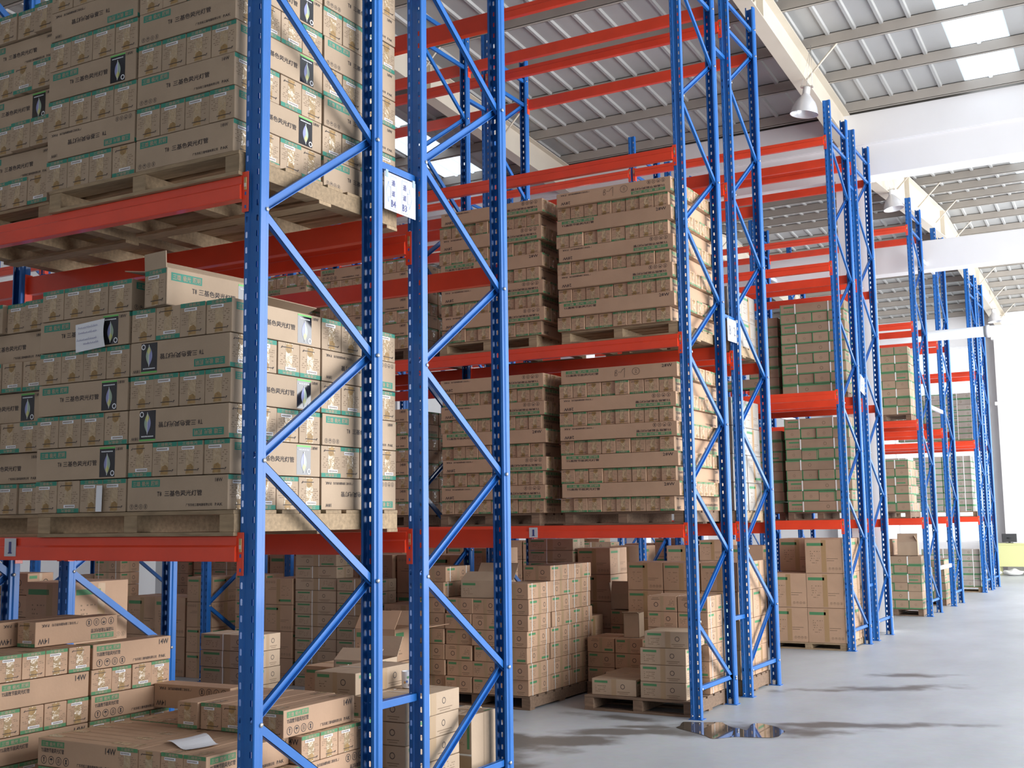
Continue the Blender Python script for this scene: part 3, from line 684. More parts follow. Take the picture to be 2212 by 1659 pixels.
# ------------------------------------------------------------------ more shelf loads
def kstack(xr, y0, z, layers, kind, sname, group, firstlong=True, deep=3, cols=4, sh=.008, side=True, wood=None, pal=True, plabel=None, ph=.12, step=0):
    """square stack: long cartons across / ends forward, alternating layers; right side at xr"""
    me, L, W, Hh = ME[kind]
    if pal: pallet(xr-L, xr, y0+.02, y0+L+.02, z, plabel or ('wooden pallet under the %s' % sname), Hh=ph, wood=wood)
    z0 = z+ph+.001
    for l in range(layers):
        zz = z0+l*(Hh+.0015); dx = jit(sh); 
        if (l % 2 == 0) == firstlong:
            for i in range(deep): put(kind, xr-L/2+dx, y0+W/2+i*(W+.007), zz, 0, rj.random() < .4, lname(kind, 'lying across, %s deep' % ORD[i], 0, l, sname, None), group, jit(.002))
        else:
            n = int(L/W); g = L/n
            for i in range(n):
                if i >= cols: continue
                put(kind, xr-g*(i+.5)+dx, y0+L/2+jit(.01), zz, PI/2, rj.random() < .3, lname(kind, 'end-on', i, l, sname, 'right'), group, jit(.001))
def block(xr, y0, z, nx, ny, layers, kind, sname, group, rz=0, sh=.003, skip=(), shell=True, gap=.010):
    """plain block of equal cartons; only its front row and right column are built"""
    me, L, W, Hh = ME[kind]; a, b = (L, W) if rz in (0, PI) else (W, L)
    for l in range(layers):
        for i in range(nx):
            for j in range(ny):
                if shell and i > 0 and j > 0: continue
                if (l, i, j) in skip: continue
                nm = NAMEK[kind]
                lab = '%s %s from right%s, %s layer, %s' % (nm, ORD[i], '' if j == 0 else ', %s deep' % ORD[j], ORD[l], sname)
                put(kind, xr-(a+gap)*(i+.5)+jit(sh), y0+(b+gap)*(j+.5)+jit(sh), z+l*(Hh+.0015), rz, rj.random() < .15, lab, group, jit(.005))
zL1, zL2 = LV[1], LV[2]
# third row, second bay from the aisle
for xr, lv in ((-3.06, 1), (-3.06, 2), (-4.40, 2)):
    nm = 'third row second-bay %s' % ('lower stack' if lv == 1 else 'upper stack' if xr > -4 else 'far stack')
    pallet(xr-1.2, xr, 5.30, 6.45, LV[lv], 'wooden pallet, %s' % nm, wood=WOODD)
    pinwheel(xr-1.17, 5.27, LV[lv]+.121, 8 if lv == 1 else 7, 'T14', nm, '14W cartons, %s' % nm, need=('FL', 'FR') if xr < -4 else ('FL', 'FR', 'BR'), first='R')
# fourth row, right end
for lv, n in ((1, 4), (2, 2)):
    nm = 'fourth rack row %s shelf' % ('lower' if lv == 1 else 'upper')
    pallet(-1.30, -.11, 6.70, 7.62, LV[lv], 'wooden pallet at the aisle end, %s' % nm)
    block(-.12, 6.72, LV[lv]+.122, 3, 2, n, 'GW', nm, 'wrapped cartons, %s' % nm)
# sixth row: green-edged cartons on both shelves
for lv, n in ((1, 9), (2, 9)):
    nm = 'sixth row %s right stack' % ('lower' if lv == 1 else 'upper')
    kstack(-.27, 12.36, LV[lv]-.0, n, 'K', nm, 'green-edged cartons, %s' % nm, firstlong=True, deep=4 if lv == 1 else 4, wood=WOODD)
    nm = nm.replace('right', 'left')
    kstack(-1.30, 12.50, LV[lv], n-1, 'K', nm, 'green-edged cartons, %s' % nm, firstlong=False, deep=1, cols=2, wood=WOODD)
# seventh and later rows
kstack(-.20, 16.72, zL2, 8, 'K', 'seventh row upper stack', 'green-edged cartons, seventh row upper shelf', firstlong=True, deep=4, wood=WOODD)
kstack(-.30, 16.72, zL1, 6, 'K', 'seventh row lower stack', 'green-edged cartons, seventh row lower shelf', firstlong=False, deep=3, wood=WOODD)
kstack(-.16, 16.68, 0, 6, 'K', 'seventh row floor stack', 'green-edged cartons, seventh row floor', firstlong=False, deep=4, wood=WOODD)
kstack(-.20, 19.30, 0, 5, 'K', 'eighth row floor stack', 'green-edged cartons, eighth row floor', firstlong=False, deep=3, wood=WOODD)
block(-.14, 24.95, zL2+.121, 3, 2, 8, 'K2', 'tenth row upper shelf', 'cartons on the tenth row upper shelf')
pallet(-1.2, -.12, 24.93, 25.7, zL2, 'wooden pallet on the tenth rack row upper shelf')
block(-.20, 23.60, zL1+.121, 2, 2, 9, 'K2', 'ninth row lower shelf', 'cartons on the ninth row lower shelf')
pallet(-1.2, -.12, 23.58, 24.45, zL1, 'wooden pallet on the ninth rack row lower shelf')
block(-1.62, 23.60, zL1+.121, 1, 1, 9, 'K2', 'ninth row lower shelf, left stack', 'cartons left on the ninth row lower shelf')
pallet(-2.5, -1.5, 23.58, 24.45, zL1, 'wooden pallet further left on the ninth rack row lower shelf')
block(-.12, 23.60, .121, 2, 2, 6, 'K2', 'ninth row floor', 'cartons on the floor of the ninth row')
pallet(-1.3, -.10, 23.58, 24.45, 0, 'wooden pallet on the floor of the ninth rack row')

# ------------------------------------------------------------------ ground level, nearest rows
gA = '14W cartons stacked on the floor at the lower left'
pallet(-2.68, -1.52, -.63, .60, 0, 'wooden pallet under the tall 14W stack at the lower left', Hh=.15)
pinwheel(-2.66, -.615, .151, 7, 'T14', 'tall lower-left floor stack', gA, first='L', need=('FR', 'BR', 'FL'))
put('T14', -1.74, .01, .151+7*.136, PI/2, True, 'upside-down 14W carton on top of the tall lower-left stack, right one', gA, .02)
put('T14', -1.90, -.10, .151+7*.136, PI/2, True, 'upside-down 14W carton on top of the tall lower-left stack, left one', gA, .0)
# low stack in front with a paper sheet
gB = '14W cartons on the low floor stack'
z0 = .170
pallet(-1.31, -.13, -.50, .60, 0, 'wooden pallet under the low 14W floor stack', Hh=.165)
for l in range(4):
    if l % 2: pinwheel(-1.325, -.51, z0+l*.1335, 1, 'T14', 'low stack', gB, first='R', need=())
pin = []
for l in range(4):
    zz = z0-.004+l*.1355; nm = 'low floor stack'
    longleft = (l % 2 == 1)
    if longleft:
        for i in range(4):
            put('T14', -1.03, -.44+.143*i, zz, 0, False, lname('T14', 'lying across at left, %s deep' % ORD[i], 0, l, nm, None), gB, jit(.004))
            put('T14', -.69+.143*i, -.226, zz, PI/2, i == 1, lname('T14', 'end-on', i, l, nm), gB, jit(.004))
            put('T14', -.40, .135+.143*i, zz, 0, False, lname('T14', 'lying across at right, %s deep' % ORD[i+4], 0, l, nm, None), gB, jit(.004))
        for i in range(4): put('T14', -1.24+.143*i, .36, zz, PI/2, False, lname('T14', 'lengthwise behind', i, l, nm), gB, jit(.004))
    else:
        for i in range(4):
            put('T14', -1.24+.143*i, -.226, zz, PI/2, False, lname('T14', 'end-on at left', i, l, nm), gB, jit(.004))
            put('T14', -.40, -.44+.143*i, zz, 0, i == 0, lname('T14', 'lying across at right, %s deep' % ORD[i], 0, l, nm, None), gB, jit(.004))
        put('T14', -.19, .36, zz, PI/2, True, lname('T14', 'lengthwise at back right', 0, l, nm, None), gB, jit(.004))
zt2 = z0-.004+4*.1355
for i in range(5): put('T14', -.225-.145*i, .28+(.0 if i else -.02)+jit(.01), zt2, PI/2, i in (2, 4), '14W carton on the low floor stack, %s from right in its top row' % ORD[i], gB, jit(.006))
put('T14', -1.22, .50, zt2, 0, True, 'upside-down 14W carton lying across the back of the low floor stack', gB, .03)
mb = MB(); n = 8
for i in range(n):
    for j in range(6):
        P = lambda a, b: (a/n*.27, b/6*.17, .004+.014*math.sin(a/n*6.0)*(.4+.6*b/6)+.012*(b/6)**2)
        mb.add([P(i, j), P(i+1, j), P(i+1, j+1), P(i, j+1)], [(0, 1, 2, 3)], WHITE, True)
o = link('paper_sheet', mb.mesh('paper_sheet'), None, (-.62, -.33, zt2+.002), (0, 0, -.45)); tag(o, 'crumpled white paper sheet lying on top of the low floor stack', 'paper')
# strapped stacks between and behind the first uprights
gC = 'strapped flat cartons beside the first aisle uprights'
pallet(-.80, -.125, .97, 1.60, 0, 'wooden pallet under the stack with the mug', Hh=.12)
block(-.125, .965, .121, 2, 1, 5, 'M3', 'stack with the mug', gC, rz=PI/2, gap=.012)
block(-.47, .96, .121+5*.1275, 1, 1, 1, 'M3', 'on the mug stack', gC, rz=PI/2)
mug = thing('mug', 'white mug with small coloured pattern standing on the strapped carton stack', 'mug', (-.38, 1.36, .7605), (0, 0, .6))
mb = MB(); CER = mat('glazed_ceramic', (.78, .80, .84), .15); mb.lathe([(0, 0), (.034, 0), (.038, .004), (.041, .095), (.0395, .098), (.037, .095), (.034, .008), (0, .006)], 0, 0, 0, CER)
for i, (a, z, c_) in enumerate(((-1.3, .07, (.75, .25, .12)), (-1.75, .04, (.15, .25, .6)), (-1.6, .065, (.2, .45, .25)), (-1.0, .03, (.15, .25, .6)), (-2.1, .035, (.7, .4, .15)), (-1.4, .02, (.3, .2, .2)))):
    m_ = mat('mug_print_%d' % i, c_, .3); r = .0412; pts = []
    for k in range(7): t = 2*PI*k/7; aa = a+.16*math.cos(t); pts.append((r*math.cos(aa), r*math.sin(aa), z+.008*math.sin(t)))
    mb.add(pts, [tuple(range(7))], m_)
link('cup', mb.mesh('cup'), mug)
mb = MB(); mb.tube([(.038+.027*math.sin(PI*k/10), 0, .018+.062*k/10) for k in range(11)], .0055, CER, 8); link('handle', mb.mesh('handle'), mug)
for i, (x, y, w_) in enumerate(((-.20, 1.68, .1), (-.325, 1.72, .1))):
    me, L, W, Hh = ME['M3']
    o = bpy.data.objects.new('strapped_carton', me); C.objects.link(o)
    o.matrix_world = Matrix.Translation((x, y+.15, .281)) @ Matrix.Rotation(PI/2, 4, 'Z') @ Matrix.Rotation(PI/2, 4, 'X') @ Matrix.Rotation(PI/2, 4, 'Y') if False else Matrix.Translation((x+.063, y+.15, .285)) @ Matrix.Rotation(PI/2, 4, 'Y') @ Matrix.Rotation(PI/2, 4, 'Z') @ Matrix.Rotation(PI/2, 4, 'Z') @ Matrix.Translation((0, 0, -.126))
    tag(o, 'flat carton standing upright on the floor, %s of the pair behind the mug stack' % ('right' if i == 0 else 'left'), 'strapped carton', 'cartons standing on edge')
gD = 'strapped cartons stacked behind the nearest racks'
block(-2.52, 2.40, .0, 1, 1, 7, 'M3', 'stack behind the second rack row', gD, rz=0)
for l in range(6): pass
# ------------------------------------------------------------------ ground level, third and fourth rows
gE = 'flat cartons on the pallet at the aisle end of the third row'
pallet(-1.17, -.11, 5.36, 6.26, 0, 'dark wooden pallet with flat cartons beside the puddle', Hh=.135, wood=WOODD)
put('M2', -.90, 5.62, .136, 0, False, 'lone flat carton at the left front corner of the puddle-side pallet', gE, .02)
for l in range(3): put('M2', -.40, 5.60+jit(.01), .136+l*.1495, 0, False, 'flat carton, %s of the three stacked at the right front of the puddle-side pallet' % ['lowest', 'middle', 'top'][l], gE, jit(.01))
put('M2', -.365, 5.62, .136+3*.1495, 0, False, 'flat carton crowning the front stack of the puddle-side pallet', gE, .06)
put('M2', -.95, 6.05, .136, 0, False, 'brown flat carton behind the lone one on the puddle-side pallet', gE, -.05)
for l in range(6):
    for i, x in enumerate((-.265, -.57)): put('M', x, 6.06+(0 if i == 0 else .0), .136+l*.1475, PI/2, l % 2 == 1, 'strapped carton, %s layer, %s back column of the puddle-side pallet' % (ORD[l], ('right', 'left')[i]), 'strapped cartons on the puddle-side pallet', jit(.006))
# pale green rolls
tb = thing('film_rolls', 'bundle of tall pale green tubes standing behind the puddle-side pallet', 'tubes', (-.24, 6.33, 0))
TG = mat('pale_green_tube', (.33, .46, .38), .3, noise=(12, .5, (1, 1, .4)))
for i, (x, y) in enumerate(((0, .09), (.075, .09), (-.07, .14), (.03, .17))):
    mb = MB(); mb.lathe([(0, 0), (.034, 0), (.034, .92), (.028, .92), (.028, .90), (0, .90)], x, y, 0, TG, 16); link('tube', mb.mesh('tube'), tb)
mb = MB(); pts = [(.115*math.cos(t)+.01, .085*math.sin(t)+.12, .55) for t in [2*PI*k/14 for k in range(15)]]; mb.tube(pts, .010, STRAPW, 6)
mb.tube([(p[0], p[1], .88) for p in pts], .010, STRAPW, 6); link('tape_band', mb.mesh('tape_band'), tb)
# big pile at the back of the third row
gF = 'strapped cartons of the large floor pile'
pallet(-2.78, -1.60, 5.10, 6.42, 0, 'dark wooden pallet under the large strapped pile', Hh=.125, wood=WOODD)
block(-1.60, 5.08, .126, 4, 3, 8, 'M', 'large floor pile', gF, rz=PI/2, sh=.012, skip=[(7, 1, 0), (7, 2, 0), (7, 0, 0), (6, 1, 0), (6, 2, 0)])
def mbody(mb, L, W, Hh):
    for o_, u in (((-L/2, -W/2, 0), (1, 0, 0)), ((L/2, -W/2, 0), (0, 1, 0))):
        f = Face(mb, o_, u, (0, 0, 1)); f.rect(.02, Hh*.74, .14, Hh*.14, GREEN); dashes(f, .03, Hh*.2, .12, Hh*.4, 4, INKSOFT, 3)
open_carton('M', CARD, .42, .30, .16, 'open carton with a raised flap on the large floor pile', 'open cartons', (-2.14, 5.26, .126+6*.1475+.001), .05, [('b', .9, .20), ('f', 2.6, .16)], body=mbody)
# second pile behind it, with an open carton on top
gG = 'strapped cartons of the low pile behind'
block(-.96, 6.265, .121, 2, 1, 3, 'M', 'low pile beside blue upright', gG, rz=PI/2, skip=[])
pallet(-1.58, -.95, 6.27, 6.70, 0, 'dark pallet under the low strapped pile', Hh=.12, wood=WOODD)
open_carton('S', CARD, .16, .20, .24, 'light open carton standing on the low strapped pile', 'open cartons', (-1.13, 6.45, .121+3*.1475), .15, [('f', .25, .06)], body=None)
block(-1.325, 6.97, .0, 1, 1, 5, 'S', 'small stack behind the low pile', 'small cartons behind the low pile', rz=0)
open_carton('S', CARD, .28, .22, .16, 'small open carton with flaps up on the small stack', 'open cartons', (-1.48, 7.08, .79), .05, [('f', 1.9, .14), ('r', 1.3, .10), ('l', 1.4, .12)])
# big cartons, fourth row
gH = 'tall cartons on the fourth row floor'
pallet(-1.30, -.11, 6.72, 7.64, 0, 'wooden pallet on the floor at the aisle end of the fourth row', Hh=.15, wood=WOODD)
block(-.12, 6.74, .151, 3, 2, 4, 'G2', 'fourth row floor', gH)
# fifth row floor: big square cartons on a pallet
gI = 'large square cartons on the fifth row floor'
pallet(-1.12, -.11, 10.98, 11.98, 0, 'wooden pallet under the large square cartons, fifth rack row', Hh=.09)
for l, i, x, y in ((0, 0, -.40-.27, 11.20), (0, 1, -.36+.0, 11.24), (1, 0, -.66, 11.2), (1, 1, -.36, 11.26), (2, 0, -.62, 11.42), (2, 1, -.36, 11.44)): pass
for l in range(2):
    put('G', -.862, 11.23, .091+l*.452, 0, False, 'large square carton, %s one at the left front of the fifth row pallet' % ['lower', 'upper'][l], gI, .02)
for l in range(3):
    put('G', -.362, 11.23, .091+l*.452, 0, False, 'large square carton, %s layer at the right front of the fifth row pallet' % ORD[l], gI, -.01)
    put('G', -.362, 11.74, .091+l*.452, 0, False, 'large square carton, %s layer at the right back of the fifth row pallet' % ORD[l], gI, .01)
put('G', -.862, 11.74, .091+2*.452, 0, False, 'large square carton, top of the left back column, fifth row pallet', gI, .01)
for l in range(2): put('G', -.862, 11.74, .091+l*.452, 0, False, 'large square carton, %s layer of the left back column, fifth row pallet' % ORD[l], gI, .01)
# sixth to eighth row floors
block(-.14, 12.42, .0, 3, 1, 4, 'G2', 'sixth row floor', 'tall cartons on the sixth row floor')
open_carton('M', CARD, .34, .28, .24, 'open carton stuffed with papers on the seventh row floor stack', 'open cartons', (-.42, 17.0, 1.035), .1, [('f', 2.2, .18), ('r', 2.0, .12)])
block(-.68, 17.0, 1.035, 1, 1, 1, 'G2', 'seventh row floor stack top', 'cartons on the seventh row floor stack')

# ------------------------------------------------------------------ deeper bays at floor level: mixed stacks seen between the uprights
rk = random.Random(11); n = 0
KN = ['G', 'G2', 'M', 'G2', 'G', 'M3', 'S']
def mixed(x0, x1, y0, rowname, zmax, sd, ylim=None, low=.9):
    """columns of unequal cartons from x0 leftwards to x1, keeping clear of the uprights"""
    r_ = random.Random(sd); x = x0; ci = 0
    while x > x1 and ci < 12:
        kd = r_.choice(KN); me, L, W, Hh = ME[kd]; yy = y0+r_.uniform(0, .10)
        kk = math.floor((-x)/PITCH_X+1e-6); edge = -(kk+1)*PITCH_X
        if x-L-.03 < edge+.02: x = edge-.13; continue
        z = 0; l = 0; ht = zmax*r_.uniform(low, 1.0)
        while z+Hh < ht:
            put(kd, x-L/2, yy+W/2, z, r_.choice([0, 0, PI]), r_.random() < .1, '%s, %s layer, %s column from aisle, %s' % (NAMEK[kd], ORD[min(l, 11)], ORD[ci], rowname), 'mixed cartons, %s' % rowname, r_.uniform(-.012, .012)); z += Hh+.002; l += 1
        x -= L+r_.uniform(.015, .04); ci += 1
mixed(-3.03, -8.6, 5.45, 'third row deep floor', 1.45, 5, low=.8)
mixed(-1.66, -2.87, 7.02, 'fourth row mid floor', 1.56, 21)
mixed(-3.03, -8.6, 6.95, 'fourth row deep floor', 1.56, 9)
mixed(-3.03, -5.7, 1.05, 'second row deep floor', 1.56, 14)
mixed(-1.25, -2.85, 11.15, 'fifth row mid floor', 1.5, 31)
mixed(-3.03, -8.6, 11.15, 'fifth row deep floor', 1.56, 33)
mixed(-3.03, -8.6, 12.5, 'sixth row deep floor', 1.56, 51)
mixed(-2.3, -2.88, 3.15, 'walkway behind second row', .62, 44)
put('G', -2.92, 4.66, 0, 0, False, 'large square carton under the wide-flapped open carton behind the second upright', 'large cartons behind the second row', .05)
open_carton('G', CARD2, .44, .42, .30, 'large open carton with tall raised flaps behind the second upright frame', 'open cartons', (-2.90, 4.66, .453), .05, [('r', .08, .34), ('b', .5, .25), ('f', 2.2, .2)], body=mbody)
for l in range(4): put('M2', -1.80, 2.85, l*.1495, 0, False, 'flat carton, %s layer of the short stack behind the mug stack' % ORD[l], 'flat cartons behind the mug stack', jit(.01))
open_carton('M', CARD, .36, .34, .11, 'open carton with a half-raised flap and paper behind the mug stack', 'open cartons', (-1.80, 2.85, .5985), .1, [('b', 1.0, .17), ('f', 2.6, .15)], body=mbody)
bag = MB(); PL = mat('clear_plastic_bag', (.62, .66, .70), .12, spec=.9)
bm = bmesh.new(); bmesh.ops.create_icosphere(bm, subdivisions=3, radius=1)
for v in bm.verts:
    s = 1+.22*math.sin(v.co.x*9+v.co.z*5)*math.cos(v.co.y*8); v.co = V(v.co.x*.07*s*(1-.35*max(0, v.co.z)), v.co.y*.05*s, v.co.z*.14+.135)
bag.bm(bm, PL, True); o = link('plastic_bag', bag.mesh('plastic_bag'), None, (-1.60, 6.15, .0)); 
o.location = (-1.88, 6.72, .739)
put('G', -1.90, 6.72, 0, 0, False, 'large square carton under the plastic bag', 'cartons under the plastic bag')
put('G2', -1.90, 6.72, .452, 0, False, 'tall carton with a plastic bag on it', 'cartons under the plastic bag')
tag(o, 'crumpled clear plastic bag on the cartons behind the large pile', 'plastic bag')

# ------------------------------------------------------------------ signs, level labels
BOARD = mat('white_sign_board', (.70, .72, .78), .4); NAVY = mat('navy_lettering', (.06, .07, .22), .5); LBLUE = mat('pale_blue_outline', (.16, .25, .50), .5); GREY = mat('grey_lettering', (.13, .135, .16), .5)
def sign(y0, z0, w_, h_, label, tilt, draw, x=-.03):
    t = thing('aisle_sign', label, 'sign', (x, y0, z0), (tilt, 0, 0))
    mb = MB(); mb.box(0, 0, 0, .003, w_, h_, BOARD); f = Face(mb, (.003, 0, 0), (0, 1, 0), (0, 0, 1), .0008); draw(f, w_, h_); link('board', mb.mesh('board'), t)
    mb = MB()
    for yy in (.02, w_-.02): mb.box(-.006, yy-.012, h_-.03, .006, yy+.012, h_+.012, mat('clip_steel', (.3, .4, .5), .3))
    link('clip', mb.mesh('clip'), t)
def outline(f, pts, m, t=.0022):
    for a, b in zip(pts, pts[1:]+pts[:1]):
        d = Vector((b[0]-a[0], b[1]-a[1])); d.normalize(); n_ = Vector((-d.y, d.x))*t/2
        f.poly([(a[0]-n_.x, a[1]-n_.y), (b[0]-n_.x, b[1]-n_.y), (b[0]+n_.x, b[1]+n_.y), (a[0]+n_.x, a[1]+n_.y)], m, 2)
def d1(f, w_, h_):
    for x, s, n_ in ((.085, -1, 'B4'), (.195, 1, 'B3')):
        a, b, c_ = x-.027, x+.027, .02
        e = (b if s > 0 else a)
        base = [(a, .012), (b, .012), (b, .20), (a, .20)]
        outline(f, base, LBLUE)
        tip = e+s*.045
        outline(f, [(e, .075), (e+s*.02, .075), (e+s*.02, .045), (tip, .105), (e+s*.02, .165), (e+s*.02, .135), (e, .135)], LBLUE)
        f.text(n_, x-.021, .022, .042, .042, NAVY, 3); f.text('道', x-.018, .085, .034, .034, NAVY, 3); f.text('通', x-.018, .145, .034, .034, NAVY, 3)
sign(.63, 3.478, .305, .215, 'white aisle sign reading B4 and B3 between the two nearest upright frames', 0, d1)
def d2(f, w_, h_): f.text('B', .05, .065, .055, .095, GREY, 3); f.text('2', .185, .065, .05, .095, GREY, 3)
sign(6.42, 3.485, .29, .225, 'white aisle sign reading B 2 at the third and fourth rack rows', .02, d2)
def d3(f, w_, h_): f.text('B1', .06, .06, .17, .10, LBLUE, 3)
sign(12.10, 3.50, .26, .24, 'tilted white aisle sign between the fifth and sixth rack rows', -.18, d3)
def lv_label(x, y, z, lab):
    mb = MB(); mb.box(-.045, -.0025, 0, .045, 0, .094, mat('grey_label', (.55, .56, .60), .5)); f = Face(mb, (-.045, -.0025, 0), (1, 0, 0), (0, 0, 1), .0006)
    f.text('1', .036, .018, .020, .058, NAVY, 2); f.rect(.030, .014, .032, .006, NAVY, 2); o = link('level_label', mb.mesh('level_label'), None, (x, y, z)); tag(o, lab, 'label')
lv_label(-1.668, YR['A'][0]-.031, 1.592, 'grey label with the number 1 on the nearest lower orange beam')
lv_label(-1.612, YR['C'][0]-.031, 1.580, 'grey label with the number 1 on the third rack row\'s lower beam')
# handwriting on the top 28W cartons
def scrawl(x, z, num):
    mb = MB(); f = Face(mb, (0, 0, 0), (1, 0, 0), (0, 0, 1), 0)
    def st(pts, t=.003):
        for a, b in zip(pts, pts[1:]):
            d = Vector((b[0]-a[0], b[1]-a[1])).normalized(); n_ = Vector((-d.y, d.x))*t/2
            f.poly([(a[0]-n_.x, a[1]-n_.y), (b[0]-n_.x, b[1]-n_.y), (b[0]+n_.x, b[1]+n_.y), (a[0]+n_.x, a[1]+n_.y)], INK)
    st([(0, 0), (.005, .05), (.02, .055), (.022, .04), (.006, .028), (.024, .02), (.02, .003), (0, 0)]); st([(.035, .03), (.05, .035)]); st([(.055, .025), (.075, .05), (.10, .065), (.095, -.02)])
    st([(.21+.032*math.cos(t)*1.15, .03+.032*math.sin(t)) for t in [2*PI*k/12 for k in range(13)]]); 
    if num == 1: st([(.205, .015), (.207, .045)]); st([(.217, .015), (.219, .045)])
    else: st([(.20, .04), (.212, .046), (.216, .038), (.203, .018), (.222, .018)])
    return mb
for key, x, z, num in ((('third rack row lower shelf, right stack', 9), -.71, 3.055, 2), (('third rack row upper shelf, right stack', 9), -.78, 4.775, 1)):
    par = FRONT[key]; h = link('handwriting', scrawl(0, 0, num).mesh('handwriting')); bpy.context.view_layer.update()
    h.parent = par; h.matrix_parent_inverse = par.matrix_world.inverted(); fy = min((par.matrix_world @ Vector(c)).y for c in par.bound_box)
    h.location = (x, fy-.0012, z)
# ------------------------------------------------------------------ lamps
def bell(x, y, z, label, s=1.0, rot=.18):
    t = thing('bell_lamp', label, 'lamp', (x, y, z), (0, rot, 0), 'bell-shaped high-bay lamps'); t.scale = (s, s, s)
    mb = MB(); mb.lathe([(.055, .36), (.062, .33), (.11, .27), (.17, .19), (.205, .10), (.225, .01), (.232, 0), (.222, .004), (.20, .10), (.16, .185), (.10, .26), (.05, .32)], 0, 0, 0, ALU, 36); link('shade', mb.mesh('shade'), t)
    mb = MB(); mb.lathe([(0, .46), (.055, .46), (.06, .44), (.06, .34), (.05, .33)], 0, 0, 0, mat('ballast_white', (.7, .7, .68), .4), 18); mb.box(-.10, -.03, .45, .10, .03, .475, STEEL); link('ballast', mb.mesh('ballast'), t)
    mb = MB(); mb.lathe([(0, .08), (.03, .09), (.045, .14), (.045, .19), (.02, .27), (.02, .30)], 0, 0, 0, mat('lamp_bulb', (.8, .8, .8), .2), 14); link('bulb', mb.mesh('bulb'), t)
    top = max(.52, (zr(y)-z)/s-.02)
    mb = MB(); mb.tube([(0, 0, .47), (-top*math.sin(rot)*0, 0, max(.5, top))], .005, STEEL, 6); mb.tube([(-.09, 0, .47), (0, 0, max(.5, top))], .004, STEEL, 6); mb.tube([(.09, 0, .47), (0, 0, max(.5, top))], .004, STEEL, 6); link('hanger', mb.mesh('hanger'), t)
bell(-.34, 10.9, 7.24, 'silver bell lamp hanging under the first cream rafter right of the tall frames', rot=.14, s=.84)
bell(-.24, 16.4, 7.17, 'silver bell lamp hanging behind the white valley beam', rot=-.14, s=.78)
bell(-.24, 30.2, 7.12, 'silver bell lamp near the far end wall', rot=-.1, s=.8)

# ------------------------------------------------------------------ far end: desk, monitor, sacks
t = thing('desk', 'pale yellow-green desk against the end wall', 'desk', (.55, 32.0, 0)); DG = mat('yellow_green_laminate', (.62, .62, .30), .5)
mb = MB(); mb.box(-1.3, -.35, .86, 1.9, .35, .90, DG, .004); link('desktop', mb.mesh('desktop'), t)
mb = MB(); mb.box(-1.28, -.33, .24, 1.88, -.30, .86, DG); link('front_panel', mb.mesh('front_panel'), t)
for x in (-1.27, .2, 1.84): mb = MB(); mb.box(x, -.30, 0, x+.04, .33, .86, DG); link('leg', mb.mesh('leg'), t)
t = thing('monitor', 'black monitor on the desk at the far end wall', 'monitor', (-.42, 32.0, .90), (0, 0, .15))
mb = MB(); mb.box(-.20, -.02, .03, .20, .03, .27, BLACK, .01); mb.box(-.13, .03, .06, .13, .14, .22, BLACK, .02); mb.lathe([(.07, 0), (.07, .002), (.055, .02), (0, .02)], 0, -.03, .14, BLACK, 12); link('casing', mb.mesh('casing'), t)
mb = MB(); mb.box(-.10, -.06, 0, .10, .08, .02, BLACK, .004); mb.box(-.03, -.01, .02, .03, .03, .05, BLACK); link('stand', mb.mesh('stand'), t)
SACK = mat('white_sack', (.78, .78, .74), .7, noise=(6, .08))
rs = random.Random(5)
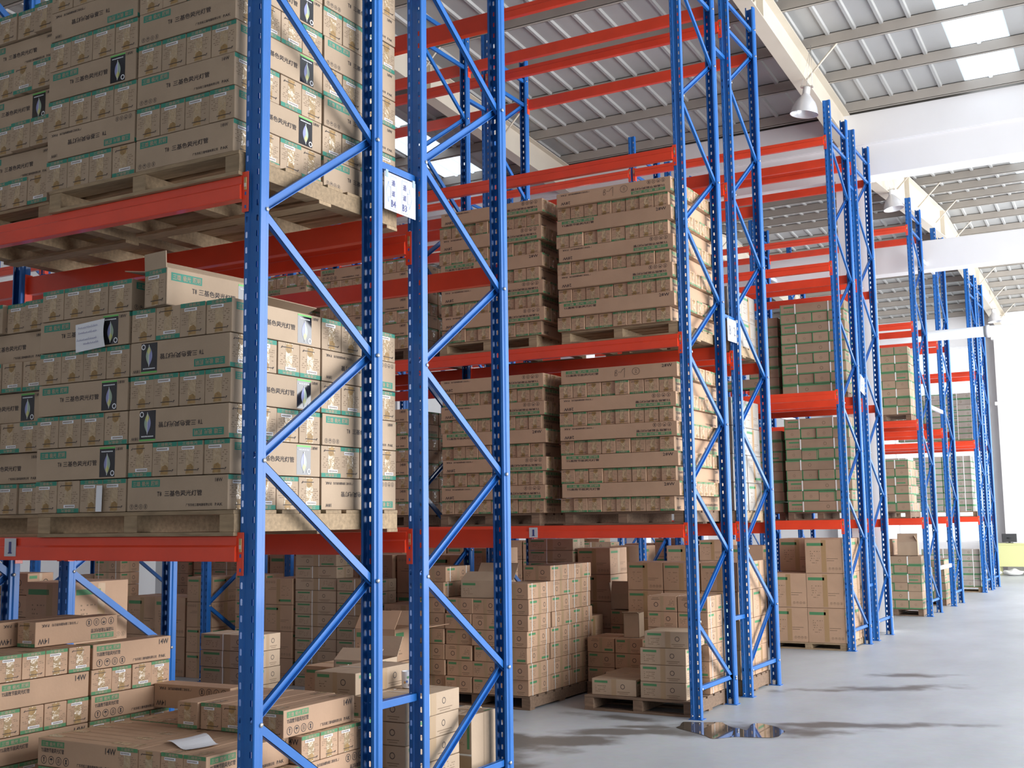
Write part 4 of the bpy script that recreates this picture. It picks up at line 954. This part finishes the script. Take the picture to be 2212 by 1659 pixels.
for i in range(5):
    bm = bmesh.new(); bmesh.ops.create_icosphere(bm, subdivisions=3, radius=1)
    for v in bm.verts: v.co = V(v.co.x*.26*(1+.1*math.sin(v.co.y*5+i)), v.co.y*.18, max(0, (v.co.z+1)*.09*(1+.15*math.sin(v.co.x*6+i))))
    mb = MB(); mb.bm(bm, SACK, True); o = link('sack', mb.mesh('sack'), None, (-.85+.56*i, 31.35+rs.uniform(-.03, .03), 0), (0, 0, rs.uniform(-.1, .1))); tag(o, 'small white sack on the floor before the far desk, %s from left' % ORD[i], 'sack', 'white sacks before the desk')
t = thing('extinguisher', 'red fire extinguisher beside the far column', 'extinguisher', (-.83, 32.6, .90)); mb = MB(); RED = mat('red_enamel', (.6, .02, .02), .3)
mb.lathe([(0, 0), (.06, 0), (.065, .02), (.065, .34), (.04, .40), (.015, .42), (0, .42)], 0, 0, 0, RED, 16); link('cylinder', mb.mesh('cylinder'), t)
mb = MB(); mb.box(-.02, -.02, .42, .02, .02, .46, BLACK); mb.box(-.02, -.10, .46, .02, .03, .48, BLACK); link('valve', mb.mesh('valve'), t)
t.location.z = 0.0
# ------------------------------------------------------------------ puddle
PUD = [(-.07, 4.86), (-.07, 4.94), (-.11, 5.10), (-.09, 5.14), (.03, 5.17), (.18, 5.24), (.24, 5.18), (.35, 5.05), (.42, 5.03), (.50, 4.97), (.48, 5.11), (.45, 5.27), (.50, 5.33), (.67, 5.23), (.74, 5.13), (.80, 5.05), (.80, 4.96), (.81, 4.79), (.72, 4.72), (.55, 4.67), (.50, 4.64), (.38, 4.51), (.27, 4.61), (.16, 4.69), (-.01, 4.80)]
WATER = mat('puddle_water', (.085, .07, .055), .03, spec=.5)
mb = MB(); pts = []
N_ = len(PUD)
for i in range(N_):     # rounded outline
    p0, p1, p2, p3 = [Vector(PUD[(i+k-1) % N_]) for k in range(4)]
    for t_ in (0, .25, .5, .75): pts.append(.5*((2*p1)+(-p0+p2)*t_+(2*p0-5*p1+4*p2-p3)*t_**2+(-p0+3*p1-3*p2+p3)*t_**3))
mb.add([(p.x, p.y, .003) for p in pts], [tuple(range(len(pts)))], WATER)
mb.add([(p.x, p.y, .003) for p in pts]+[(p.x*1.0, p.y, .0) for p in pts], [(i, (i+1) % len(pts), len(pts)+(i+1) % len(pts), len(pts)+i) for i in range(len(pts))], WATER)
o = link('puddle', mb.mesh('puddle'), None, (0, 0, 0)); tag(o, 'still puddle on the concrete floor beside the third row\'s first upright', 'puddle')
